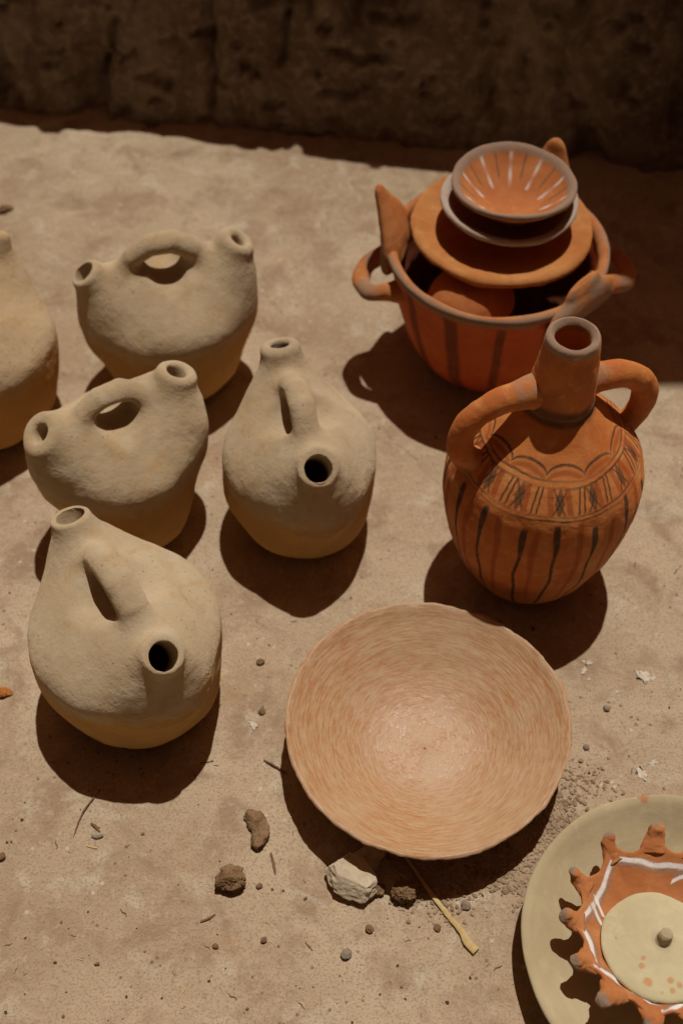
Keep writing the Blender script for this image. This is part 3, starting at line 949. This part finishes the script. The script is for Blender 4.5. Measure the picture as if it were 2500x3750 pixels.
def small_bowl(label, loc, r, h, seed, tilt, name='small_bowl', rays=True):
    k = r / 0.080
    prof = [(0.001, 0.0), (0.030 * k, 0.0), (0.036 * k, 0.004), (0.052 * k, h * 0.42), (0.068 * k, h * 0.76), (0.0785 * k, h - 0.005), (0.0822 * k, h + 0.000), (0.0805 * k, h + 0.0045),
            (0.0745 * k, h + 0.003), (0.065 * k, h * 0.82), (0.048 * k, h * 0.46), (0.034 * k, 0.011), (0.024 * k, 0.008), (0.001, 0.007)]
    V, Fc, T, s, R, Z = lathe(prof, 280, 170)
    V = displace(V, Fc, 0.0010, 26, 3, seed)
    V[:, 2] += 0.0022 * np.sin(2 * T + seed) * (R / r) ** 2
    N = vnormals(V, Fc)
    outer = s < s[np.argmax(Z)]
    pt = Paint(len(V))
    inn = (~outer).astype(float)
    for q, a in enumerate(np.arange(0, 2 * np.pi - 0.01, 2 * np.pi / 10) if rays else []):
        a = a + 0.05 * math.sin(q * 3.1) + math.radians(88)
        dth = (T - a + np.pi) % (2 * np.pi) - np.pi
        pt.put(inn * sstep(0.0027, 0.0017, np.abs(dth) * R) * sstep(0.036 * k, 0.039 * k, R) * sstep(0.0735 * k, 0.071 * k, R) * (0.45 + 0.3 * np.sin(R * 300 + q)), WHITE * 0.95)
        dth = (T - a - np.pi / 10 + np.pi) % (2 * np.pi) - np.pi
        pt.put(inn * sstep(0.0020, 0.0010, np.abs(dth) * R) * sstep(0.044 * k, 0.050 * k, R) * sstep(0.074 * k, 0.071 * k, R) * 0.55, BLACK * 3)
    pt.put(sstep(h - 0.004, h - 0.001, Z) * 0.9, GREY * 1.05 if rays else np.array([0.47, 0.40, 0.32]))
    o = thing(name, label, 'bowl', loc, 0.0, 'small nested bowls on the brazier pot', tilt)
    fz_ = R[Fc].mean(1)
    emit('body', V, Fc, M_CUP, o, N, fz_ < 0.0745 * k, pt.c)
    emit('rim', V, Fc, M_CUP, o, N, fz_ >= 0.0745 * k, pt.c)
    return o


small_bowl('grey rimmed small bowl holding the upper bowl, lower of the nested pair', (0.212, 1.302, PLZ + 0.0125), 0.0850, 0.040, 13, (0, 0), rays=False)
small_bowl('small orange bowl with white rays painted inside, on top of the stack', (0.2145, 1.298, PLZ + 0.0125 + 0.0235), 0.0765, 0.045, 17, (math.radians(-2), math.radians(1)))

# ------------------------------------------------------------------ big open bowl
BX, BY = 0.0925, 0.659
prof = [(0.001, 0.0), (0.050, 0.0), (0.060, 0.003), (0.088, 0.019), (0.120, 0.042), (0.1435, 0.061), (0.1520, 0.0675), (0.1535, 0.0705), (0.1515, 0.0728), (0.1475, 0.0705),
        (0.138, 0.062), (0.112, 0.043), (0.086, 0.0255), (0.068, 0.0165), (0.050, 0.0108), (0.028, 0.0082), (0.001, 0.0076)]
V, Fc, T, s, R, Z = lathe(prof, 420, 240)
V = displace(V, Fc, 0.0011, 20, 3, 101)
k_ = (R / 0.153) ** 2
V[:, 2] += k_ * (0.0016 * np.sin(2 * T + 2.2) + 0.0005 * np.sin(5 * T) + 0.0012 * fbm(np.stack([np.cos(T), np.sin(T), 0 * T], 1), 5, 3, 6))
rr = 1 + k_ * (0.006 * np.sin(3 * T + 1.0) + 0.003 * np.sin(4 * T + 0.4) + 0.004 * fbm(np.stack([np.cos(T), np.sin(T), 0 * T], 1), 6, 3, 8))
V[:, 0] *= rr
V[:, 1] *= rr
rimk = sstep(0.145, 0.151, R)
V = V + (rimk * 0.0012 * fbm(V, 70, 3, 33))[:, None] * vnormals(V, Fc)
N = vnormals(V, Fc)
bowl = thing('open_bowl', 'large shallow orange bowl with a wavy rim and burnished shiny bottom', 'bowl', (BX, BY, 0.001))
fr = R[Fc].mean(1)
emit('body', V, Fc, M_BOWL, bowl, N, fr < 0.1465)
emit('rim', V, Fc, M_BOWL, bowl, N, fr >= 0.1465)

# ------------------------------------------------------------------ plate with crown dish and lid (lower right)
QX, QY = 0.332, 0.427
prof = [(0.001, 0.0), (0.085, 0.0), (0.100, 0.004), (0.126, 0.020), (0.146, 0.040), (0.1525, 0.0470), (0.1560, 0.0500), (0.1545, 0.0540), (0.1490, 0.0530), (0.1415, 0.0460),
        (0.124, 0.0285), (0.104, 0.0155), (0.088, 0.0115), (0.05, 0.0105), (0.001, 0.0105)]
V, Fc, T, s, R, Z = lathe(prof, 360, 200)
V = displace(V, Fc, 0.0010, 18, 3, 111)
V[:, 2] += (R / 0.156) ** 2 * 0.0012 * np.sin(3 * T + 1)
N = vnormals(V, Fc)
pt = Paint(len(V))
st_ = fbm(np.stack([np.cos(T) * 0.8, np.sin(T) * 0.8, R * 70], 1), 2.2, 3, 12)
pt.put(sstep(0.0, 0.8, st_) * 0.25, np.array([0.40, 0.32, 0.21]))
chip = np.exp(-(((T - math.radians(96)) * 0.155) ** 2 + (R - 0.153) ** 2) / 0.006 ** 2)
pt.put(sstep(0.25, 0.55, chip + 0.25 * fbm(V, 90, 2, 4)) * 0.8, np.array([0.50, 0.19, 0.07]))
plate = thing('buff_plate', 'big buff clay plate at the lower right corner under the crown dish', 'plate', (QX, QY, 0.001))
fr = R[Fc].mean(1)
emit('body', V, Fc, M_PLATE, plate, N, fr < 0.1475, pt.c)
emit('rim', V, Fc, M_PLATE, plate, N, fr >= 0.1475, pt.c)

# crown dish: scalloped rim drawn out into grey tipped points
CXX, CYY, CZ = 0.313, 0.437, 0.0125
tips = np.radians([88, 119, 150, 176, 202, 227, 254, 281, 308, 335, 2, 30, 59])
nt = 520
th = np.linspace(0, 2 * np.pi, nt, endpoint=False)
dt = np.min(np.abs((th[:, None] - tips[None, :] + np.pi) % (2 * np.pi) - np.pi), axis=1)
tipk = np.exp(-np.sqrt(dt ** 2 + 0.03 ** 2) / 0.085) * 1.42
Rout = 0.0790 + 0.0190 * tipk
prof2 = catmull([(0.02, 0.0), (0.45, 0.0), (0.62, 0.012), (0.86, 0.036), (0.985, 0.0475), (1.0, 0.0505), (0.985, 0.0535), (0.90, 0.0500), (0.72, 0.0385), (0.5, 0.030), (0.02, 0.0285)], 150)
ns = len(prof2)
s2 = np.repeat(np.linspace(0, 1, ns), nt)
U2, Z2 = np.repeat(prof2[:, 0], nt), np.repeat(prof2[:, 1], nt)
T2 = np.tile(th, ns)
base = 0.0825
R2 = np.where(U2 < 0.6, U2 * base, 0.6 * base + (U2 - 0.6) / 0.4 * (np.tile(Rout, ns) - 0.6 * base))
Z2 = Z2 + sstep(0.6, 1.0, U2) * np.tile(tipk, ns) * 0.010
V = np.stack([R2 * np.cos(T2), R2 * np.sin(T2), Z2], 1)
i, j = np.meshgrid(np.arange(ns - 1), np.arange(nt), indexing='ij')
i, j = i.ravel(), j.ravel()
jn = (j + 1) % nt
Fc = np.stack([i * nt + j, i * nt + jn, (i + 1) * nt + jn, (i + 1) * nt + j], 1)
V = displace(V, Fc, 0.0010, 30, 3, 121)
N = vnormals(V, Fc)
pt = Paint(len(V))
top = sstep(0.515, 0.535, s2)
ang_v = np.radians([46, 120, 177, 208, 262, 318, 368])
xy = V[:, :2]
for k in range(7):
    a, b = ang_v[k], ang_v[(k + 1) % 7] + (2 * np.pi if k == 6 else 0)
    rel = (T2 - a) % (2 * np.pi)
    span = (b - a)
    f_ = rel / span
    rc = 0.0810 - 0.0135 * np.clip(4 * f_ * (1 - f_), 0, 1) * min(1, span)
    on = top * (f_ <= 1.02)
    pt.put(on * sstep(0.0020, 0.0011, np.abs(R2 - rc + 0.0042)) * 0.75, GREY)
    pt.put(on * sstep(0.0028, 0.0018, np.abs(R2 - rc + 0.0008 * fbm(V, 60, 2, 2))) * 0.95, WHITE)
for a, b in ((150, 163), (158, 172), (238, 252), (56, 70), (300, 316), (10, 25)):
    a, b = math.radians(a), math.radians(b)
    rel = (T2 - a) % (2 * np.pi)
    f_ = rel / (b - a)
    rc = 0.070 - 0.014 * f_
    pt.put(top * (f_ <= 1) * sstep(0.0026, 0.0016, np.abs(R2 - rc)) * 0.95, WHITE)
    pt.put(top * (f_ <= 1) * sstep(0.0018, 0.0010, np.abs(R2 - rc - 0.0045)) * 0.6, GREY)
crown = thing('crown_dish', 'orange dish with a scalloped rim of grey tipped points and white painted lines', 'dish', (CXX, CYY, CZ))
emit('body', V, Fc, M_CROWN, crown, N, None, pt.c)
for k, a in enumerate(tips):
    d = np.array([math.cos(a), math.sin(a), 0])
    rs = np.random.default_rng(300 + k)
    Lp = 0.0085 + rs.normal(0, 0.0018)
    t_ = np.array([-d[1], d[0], 0]) * rs.normal(0, 0.0018)
    sz = 1 + rs.normal(0, 0.10)
    path = [d * 0.078 + [0, 0, 0.050], d * 0.088 + [0, 0, 0.0555], d * (0.091 + Lp * 0.45) + t_ + [0, 0, 0.0625], d * (0.091 + Lp * 0.9) + t_ * 2 + [0, 0, 0.069], d * (0.091 + Lp * 1.06) + t_ * 2 + [0, 0, 0.0712]]
    Vh, Fh = sweep(path, np.array([0.0150, 0.0112, 0.0080, 0.0060, 0.0020]) * sz, np.array([0.0050, 0.0066, 0.0074, 0.0066, 0.0022]) * sz, 24, 36)
    Vh = displace(Vh, Fh, 0.0022, 70, 3, 130 + k)
    pp = Paint(len(Vh))
    pp.put(sstep(0.0955, 0.0985, Vh @ d + 0.004 * fbm(Vh, 80, 2, k)) * 0.95, GREY * 1.05)
    emit('horn', Vh, Fh, M_CROWN, crown, vnormals(Vh, Fh), None, pp.c)

# lid with a knob
prof = [(0.001, 0.0), (0.046, 0.0), (0.0535, 0.0015), (0.0562, 0.0045), (0.0550, 0.0080), (0.050, 0.0098), (0.038, 0.0108), (0.020, 0.0116), (0.0001, 0.0118)]
V, Fc, T, s, R, Z = lathe(prof, 220, 120)
V = displace(V, Fc, 0.0011, 28, 3, 141)
N = vnormals(V, Fc)
pt = Paint(len(V))
for (x, y, r) in ((-0.018, -0.038, 0.0052), (-0.0215, -0.022, 0.0034), (0.004, -0.036, 0.0036), (0.004, -0.046, 0.0034), (-0.006, -0.048, 0.0024), (-0.018, -0.0145, 0.0026), (0.012, -0.041, 0.003), (-0.041, 0.006, 0.0012)):
    pt.put(sstep(r, r * 0.6, np.hypot(V[:, 0] - x, V[:, 1] - y) + 0.0012 * fbm(V, 120, 2, 4)) * (Z > 0.006) * 0.75, np.array([0.58, 0.26, 0.08]))
kr = np.hypot(V[:, 0] - 0.004, V[:, 1] - 0.004)
pt.put(sstep(0.0135, 0.009, kr + 0.003 * fbm(V, 90, 2, 8)) * 0.6, np.array([0.46, 0.39, 0.25]))
lid = thing('knobbed_lid', 'round cream clay lid with a small knob and orange spots on the crown dish', 'lid', (0.3075, 0.4215, CZ + 0.0385), 0, tilt=(math.radians(-7), math.radians(1)))
emit('body', V, Fc, M_LID, lid, N, None, pt.c)
Vh, Fh = sweep([(0.004, 0.004, 0.009), (0.004, 0.004, 0.0135), (0.0045, 0.004, 0.021), (0.005, 0.004, 0.0265), (0.005, 0.004, 0.0285)], [0.0098, 0.0075, 0.0072, 0.0056, 0.0018], [0.0098, 0.0075, 0.0072, 0.0056, 0.0018], 28, 40, up=(0, 1, 0))
Vh = displace(Vh, Fh, 0.0013, 70, 3, 151)
pp = Paint(len(Vh))
pp.put(np.full(len(Vh), 0.6), np.array([0.40, 0.30, 0.19]))
emit('knob', Vh, Fh, M_LID, lid, vnormals(Vh, Fh), None, pp.c)

# ------------------------------------------------------------------ stones, clods, straw
M_STONE = mat_simple('pale_stone', (0.54, 0.45, 0.32), (0.64, 0.55, 0.40), 55, 0.6, 0.004)
M_CLOD = mat_simple('mud_clod', (0.20, 0.115, 0.055), (0.32, 0.20, 0.105), 90, 1.0, 0.006)
M_PEB = mat_simple('grey_pebble', (0.26, 0.20, 0.15), (0.34, 0.28, 0.22), 90, 0.6, 0.003)
M_CRUMB = mat_simple('soil_crumb', (0.30, 0.205, 0.13), (0.46, 0.34, 0.225), 40, 0.8, 0.004)
M_STRAW = mat_simple('straw', (0.56, 0.40, 0.17), (0.66, 0.52, 0.26), 60, 0.4, 0.002, 0.7, (1, 1, 1))
M_TWIG = mat_simple('dark_twig', (0.15, 0.09, 0.05), (0.25, 0.165, 0.09), 120, 0.5, 0.002, 0.9)
M_LEAF = mat_simple('dry_leaf', (0.40, 0.12, 0.025), (0.48, 0.20, 0.05), 120, 0.4, 0.002, 0.8)
M_LIME = mat_simple('lime_flake', (0.60, 0.53, 0.42), (0.72, 0.65, 0.53), 120, 0.4, 0.002, 0.9)


def ico(sub):
    import bmesh
    bm = bmesh.new()
    bmesh.ops.create_icosphere(bm, subdivisions=sub, radius=1.0)
    V = np.array([v.co[:] for v in bm.verts])
    Fc = np.array([[v.index for v in f.verts] for f in bm.faces])
    bm.free()
    return V, Fc


ICO = {k: ico(k) for k in (1, 2, 3, 4, 5)}


def rock_verts(sub, size, seed, rough=0.25, planes=7, flat=None):
    V, Fc = ICO[sub]
    rs = np.random.default_rng(seed)
    V = V.copy()
    for k in range(planes):                       # knock faces off
        n = rs.normal(size=3)
        n /= np.linalg.norm(n)
        d = rs.uniform(0.62, 0.88)
        ex = np.maximum(V @ n - d, 0)
        V -= ex[:, None] * n * 0.92
    V *= (1 + rough * fbm(V + seed * 3.1, 1.8, 4, seed))[:, None]
    return V * np.array(size), Fc


def gz(x, y):
    return float(ground_z(np.array([[x, y, 0.0]]))[0])


def place(name, V, Fc, mat, x, y, rot, label, cat, group=None, sink=0.0015, smooth=True):
    o = emit(name, V, Fc, mat)
    o.location = (x, y, gz(x, y) - V[:, 2].min() - sink)
    o.rotation_euler = (0, 0, rot)
    tag(o, label, cat, group)
    return o


# pale angular stone in front of the bowl: flat tilted top, broken sides
V, Fc = ICO[5]
V = V.copy()
for n, d in (((0.10, 0.10, 1), 0.42), ((-1, 0.25, 0.25), 0.62), ((1, -0.15, 0.2), 0.72), ((0.35, -1, 0.55), 0.52), ((-0.7, -0.7, 0.3), 0.66), ((0.5, 1, 0.2), 0.75), ((-0.3, 1, 0.3), 0.80), ((0.95, 0.6, 0), 0.78)):
    n = np.array(n, float)
    n /= np.linalg.norm(n)
    V -= np.maximum(V @ n - d, 0)[:, None] * n * 0.97
rg = sstep(0.40, 0.28, V[:, 2])
V = V * (1 + (0.012 + 0.055 * rg) * fbm(V, 4.5, 5, 5))[:, None]
place('stone', V * np.array([0.034, 0.025, 0.021]), Fc, M_STONE, 0.0110, 0.5080, math.radians(-35), 'pale angular stone with a flat top in front of the large bowl', 'stone')
# second, shaded chip behind it
V, Fc = rock_verts(4, (0.019, 0.015, 0.011), 12, 0.2, 8)
place('stone', V, Fc, M_STONE, 0.030, 0.5330, 0.4, 'grey stone chip in the bowl shadow behind the pale stone', 'stone')
# crumbly clods
def clod(sub, size, seed):
    V, Fc = rock_verts(sub, (1, 1, 1), seed, 0.22, 4)
    V = V * (1 + 0.10 * np.abs(fbm(V, 4.5, 4, seed + 3)) - 0.16 * sstep(0.2, 0.6, fbm(V, 6, 2, seed + 4)))[:, None]
    return V * np.array(size), Fc


V, Fc = clod(5, (0.0150, 0.0138, 0.011), 22)
place('mud_clod', V, Fc, M_CLOD, -0.1150, 0.5075, 0.3, 'crumbly straw filled clod left of the pale stone', 'clod')
V, Fc = clod(5, (0.0145, 0.0110, 0.0105), 25)
place('mud_clod', V, Fc, M_CLOD, 0.0665, 0.4945, 0.2, 'brown clod right of the pale stone, under the bowl edge', 'clod')
V, Fc = clod(4, (0.0080, 0.0070, 0.006), 28)
place('mud_clod', V, Fc, M_CLOD, 0.0375, 0.4985, 0.2, 'little clod wedged between the pale stone and brown clod', 'clod')
# crescent of dried mud
na_, nb_ = 60, 18
u = np.linspace(-1, 1, na_)
vv = np.linspace(0, 2 * np.pi, nb_, endpoint=False)
ca = u * 1.22
cen = np.stack([0.023 * np.cos(ca) - 0.012, 0.023 * np.sin(ca)], 1)
wid = 0.0118 * np.sqrt(np.clip(1 - np.abs(u) ** 2.6, 0.004, 1))
Vc = []
for k in range(na_):
    dr = np.array([math.cos(ca[k]), math.sin(ca[k])])
    for q in vv:
        a, b = math.cos(q), math.sin(q)
        p = cen[k] + dr * a * wid[k]
        Vc.append((p[0], p[1], 0.0065 * b * (wid[k] / 0.0118) ** 0.6 + (0.003 * a if b > 0 else 0)))
Vc = np.array(Vc)
i, j = np.meshgrid(np.arange(na_ - 1), np.arange(nb_), indexing='ij')
i, j = i.ravel(), j.ravel()
jn = (j + 1) % nb_
Fcr = np.stack([i * nb_ + j, (i + 1) * nb_ + j, (i + 1) * nb_ + jn, i * nb_ + jn], 1)
Vc = displace(Vc, Fcr, 0.0022, 130, 4, 9)
place('mud_flake', Vc * 0.86, Fcr, M_CLOD, -0.0965, 0.5650, math.radians(15), 'crescent shaped flake of brown mud below the middle of the floor', 'clod')

# pebbles one can pick out
PEB = [(1068, 2082, .0062, 'round grey pebble beside the straw stalk'), (795, 2194, .0070, 'round pebble lying alone below the pale stone'), (1345, 1717, .0045, 'small round pebble right of the large bowl'),
       (1391, 1628, .0048, 'dark pebble on the floor between bowl and right edge'), (606, 2160, .0042, 'tiny dark pebble left of the lone round pebble'), (1004, 2133, .0045, 'crumbly bit below the straw stalk'),
       (598, 1522, .0055, 'dark crumb between the front jar and the large bowl'), (602, 1636, .0050, 'dark crumb nearer the rim of the large bowl on its left'), (848, 2136, .0055, 'small clod just below the pale stone'),
       (495, 2173, .0038, 'brown crumb at the left of the tiny pebbles'), (595, 2036, .0040, 'brown crumb right of the straw filled clod'), (5, 1970, .0055, 'dark crumb at the left edge of the picture')]


def unp(px, py, z=0.0):
    f, p = 2940.0, math.radians(52.5)
    d = ((px - 784) / f, math.cos(p) + (1176 - py) / f * math.sin(p), -math.sin(p) + (1176 - py) / f * math.cos(p))
    t = (z - 1.30) / d[2]
    return d[0] * t, d[1] * t


for k, (px, py, r, lb) in enumerate(PEB):
    x, y = unp(px, py)
    r *= 0.86
    V, Fc = rock_verts(3, (r, r * 0.9, r * 0.7), 400 + k, 0.22, 5)
    place('pebble', V, Fc, M_PEB if k in (0, 1, 2, 3) else M_CLOD, x, y, k, lb, 'pebble', 'loose pebbles and crumbs', 0.0008)

# straw stalk
def strip(pts, r, seed, flat=0.7, z=0.0):
    P = []
    for (px, py, h) in pts:
        x, y = unp(px, py)
        P.append((x, y, gz(x, y) + h))
    V, Fc = sweep(P, r, [q * flat for q in r], 12, 60)
    V = displace(V, Fc, 0.0005, 160, 3, seed)
    return V, Fc


V, Fc = strip([(925, 1965, .004), (985, 2050, .003), (1030, 2108, .0028), (1058, 2142, .0035), (1072, 2168, .0035), (1092, 2188, .0028)], [.0016, .0022, .0028, .0034, .0042, .0048], 3, 0.6)
o = emit('straw_stalk', V, Fc, M_STRAW, None, vnormals(V, Fc))
tag(o, 'long yellow straw stalk leading out from under the large bowl', 'straw')
for pts, r, m, nm, lb in (
        ([(170, 1925, .001), (192, 1870, .003), (232, 1815, .0015)], .0009, M_TWIG, 'grass_stalk', 'thin curved grass stalk at the front jar shadow tip'),
        ([(606, 1746, .0015), (630, 1760, .003), (655, 1776, .002)], .0012, M_TWIG, 'twig', 'dark twig poking into the shadow left of the large bowl'),
        ([(210, 1893, .002), (222, 1902, .002), (230, 1912, .001)], .0018, M_TWIG, 'twig', 'short dark twig below the front jar shadow'),
        ([(212, 1921, .002), (226, 1924, .002), (238, 1920, .002)], .0026, M_PEB, 'bark_chip', 'grey bark chip just below the short dark twig'),
        ([(200, 1945, .001), (224, 1950, .001)], .0010, M_STRAW, 'straw_bit', 'pale straw bit under the grey bark chip'),
        ([(622, 1960, .001), (630, 1990, .002), (632, 2008, .001)], .0014, M_TWIG, 'twig', 'dark twig under the left shadow of the large bowl'),
        ([(460, 2118, .001), (480, 2110, .0015), (494, 2100, .001)], .0013, M_TWIG, 'twig', 'slanting twig below the straw filled clod'),
        ([(702, 2165, .001), (718, 2184, .001)], .0011, M_TWIG, 'twig', 'reddish twig left of the lone round pebble'),
        ([(460, 1753, .001), (490, 1748, .001)], .0011, M_TWIG, 'twig', 'short twig right of the front jar shadow')):
    V, Fc = strip(pts, [r * 0.7] + [r] * (len(pts) - 2) + [r * 0.6], hash(nm) % 50 if False else len(pts) + int(pts[0][0]), 0.8)
    o = emit(nm, V, Fc, m, None, vnormals(V, Fc))
    tag(o, lb, 'twig' if 'twig' in nm else nm.replace('_', ' '), 'bits of twig and straw on the floor')

# dry leaves at the left edge
for (px, py, sz, m, lb) in ((8, 1594, 0.011, M_LEAF, 'curled orange dry leaf at the left edge beside the front jar'), (12, 484, 0.014, M_CLOD, 'brown curled leaf at the left edge, far back on the floor')):
    x, y = unp(px, py)
    V, Fc = rock_verts(4, (sz, sz * 0.6, sz * 0.25), int(px), 0.35, 3)
    V[:, 2] += 0.25 * sz * np.cos(V[:, 0] / sz * 2.2)
    place('dry_leaf', V, Fc, m, x, y, 0.3, lb, 'leaf')

# lime flakes on the right of the floor
FLAKE = ['white lime flake just below the vase shadow, upper of two', 'white lime flake just below the vase shadow, lower of two', 'largest white lime flake, near the right edge below the vase',
         'small lime flake touching the right side of the largest flake', 'jagged white lime flake above the rim of the buff plate', 'small white flake just above the jagged one over the plate',
         'tiny pale speck between the vase shadow and the largest flake', 'tiny pale speck under the pair of flakes by the vase shadow', 'tiny pale speck just above the rim of the buff plate',
         'pale lime flake left of the large bowl, beside a dark crumb', 'tiny pale speck close to the right rim of the large bowl']
for k, (px, py, r) in enumerate(((1350, 1522, .006), (1340, 1541, .005), (1476, 1553, .011), (1498, 1560, .005), (1472, 1778, .009), (1498, 1752, .006), (1415, 1590, .003), (1352, 1560, .003), (1410, 1808, .003), (582, 1665, .006), (1300, 1720, .003))):
    x, y = unp(px, py)
    r *= 0.85
    V, Fc = rock_verts(3, (r, r * 0.65, 0.0012), 500 + k, 0.9, 3)
    V[:, 2] = np.clip(V[:, 2], -0.0005, 0.0005)
    place('lime_flake', V, Fc, M_LIME, x, y, k * 1.3, FLAKE[k], 'flake', 'white lime flakes on the floor', 0.0006)

# loose crumbs scattered over the floor, each its own thing
protos = []
for k in range(6):
    V, Fc = rock_verts(2, (1, 0.85, 0.7), 600 + k, 0.25, 4)
    me = bpy.data.meshes.new('crumb')
    me.from_pydata(V.tolist(), [], Fc.tolist())
    me.materials.append(M_CRUMB if k % 2 else M_CLOD)
    protos.append(me)


def clear(x, y, m=0.004):
    for (cx, cy, r) in ((-0.238, 0.74, .07), (-0.264, .99, .07), (-.048, .985, .07), (-.226, 1.238, .07), (-.480, 1.190, .08), (VX, VY, .06), (PX, PY, .09), (BX, BY, .075), (QX, QY, .12), (0.011, 0.508, .04)):
        if (x - cx) ** 2 + (y - cy) ** 2 < (r + m) ** 2:
            return False
    return True


rs = np.random.default_rng(42)
cnt = 0
while cnt < 170:
    px, py = rs.uniform(-20, 1590), 2352 - 1500 * rs.uniform(0, 1) ** 1.4
    x, y = unp(px, py)
    if not clear(x, y):
        continue
    r = 0.0009 + 0.0012 * rs.uniform() ** 2 + (0.0012 if rs.uniform() < 0.08 else 0)
    o = bpy.data.objects.new('crumb', protos[rs.integers(6)])
    COL.objects.link(o)
    o.location = (x, y, gz(x, y) + r * 0.35)
    o.scale = (r, r, r)
    o.rotation_euler = (rs.uniform(0, 6), rs.uniform(0, 6), rs.uniform(0, 6))
    tag(o, 'tiny loose soil crumb on the open floor', 'crumb', 'tiny crumbs strewn over the floor')
    cnt += 1
protos2 = []
for k in range(5):
    pth = [(-1, 0, 0), (-0.3, rs.normal(0, .12), 0.03), (0.4, rs.normal(0, .15), 0.05), (1, rs.normal(0, .2), 0)]
    V, Fc = sweep(pth, [.07, .11, .10, .05], [.06, .08, .08, .05], 6, 8)
    me = bpy.data.meshes.new('chaff')
    me.from_pydata(V.tolist(), [], Fc.tolist())
    me.materials.append((M_TWIG, M_STRAW, M_CRUMB)[k % 3])
    protos2.append(me)
cnt = 0
while cnt < 110:
    px, py = rs.uniform(-20, 1590), 2352 - 1300 * rs.uniform(0, 1) ** 1.3
    x, y = unp(px, py)
    if not clear(x, y):
        continue
    r = 0.0022 + 0.0035 * rs.uniform() ** 2
    o = bpy.data.objects.new('chaff', protos2[rs.integers(5)])
    COL.objects.link(o)
    o.location = (x, y, gz(x, y) + 0.0004)
    o.scale = (r, r * 1.2, r)
    o.rotation_euler = (0, 0, rs.uniform(0, 6.3))
    tag(o, 'tiny straw chaff on the open floor', 'chaff', 'bits of chaff strewn over the floor')
    cnt += 1

# loose soil heaped between the big bowl and the plate (uncountable)
Vs, Fs, n0 = [], [], 0
cands = []
for _ in range(9000):
    if rs.uniform() < 0.6:                        # tongue along the bowl's right and the plate
        t = rs.uniform()
        x = np.interp(t, [0, 0.35, 0.7, 1], [0.262, 0.238, 0.165, 0.075]) + rs.normal(0, 0.020)
        y = np.interp(t, [0, 0.35, 0.7, 1], [0.628, 0.575, 0.515, 0.490]) + rs.normal(0, 0.017)
    else:
        x, y = rs.uniform(0.03, 0.22), rs.normal(0.515, 0.022)
    if (x - QX) ** 2 + (y - QY) ** 2 < 0.112 ** 2 or (x - BX) ** 2 + (y - BY) ** 2 < 0.075 ** 2:
        continue
    if (x - 0.011) ** 2 + (y - 0.508) ** 2 < 0.045 ** 2:
        continue
    cands.append((x, y))
cands = np.array(cands)
c3 = np.column_stack([cands, np.full(len(cands), 0.01)])
cands = cands[gnoise(c3 * 32) + 0.5 * gnoise(c3 * 90) > rs.uniform(-0.55, 0.45, len(cands))]
zc_ = ground_z(np.column_stack([cands, np.zeros(len(cands))]))
base_shapes = [rock_verts(1, (1, 0.85, 0.7), 700 + k, 0.3, 3) for k in range(8)]
for k, (x, y) in enumerate(cands):
    V, Fc = base_shapes[k % 8]
    r = 0.0006 + 0.0026 * rs.uniform() ** 4 + (0.0025 * rs.uniform() if rs.uniform() < 0.025 else 0)
    a = rs.uniform(0, 6.3)
    ca_, sa_ = math.cos(a), math.sin(a)
    Vr = np.stack([V[:, 0] * ca_ - V[:, 1] * sa_, V[:, 0] * sa_ + V[:, 1] * ca_, V[:, 2]], 1) * r + np.array([x, y, zc_[k] + r * 0.35])
    Vs.append(Vr)
    Fs.append(Fc + n0)
    n0 += len(V)
o = emit('loose_soil', np.vstack(Vs), np.vstack(Fs), M_CRUMB)
o.data.polygons.foreach_set('use_smooth', np.zeros(len(o.data.polygons), bool))
o['kind'] = 'stuff'
o['label'] = 'loose brown soil crumbs spilled between the large bowl and the plate'
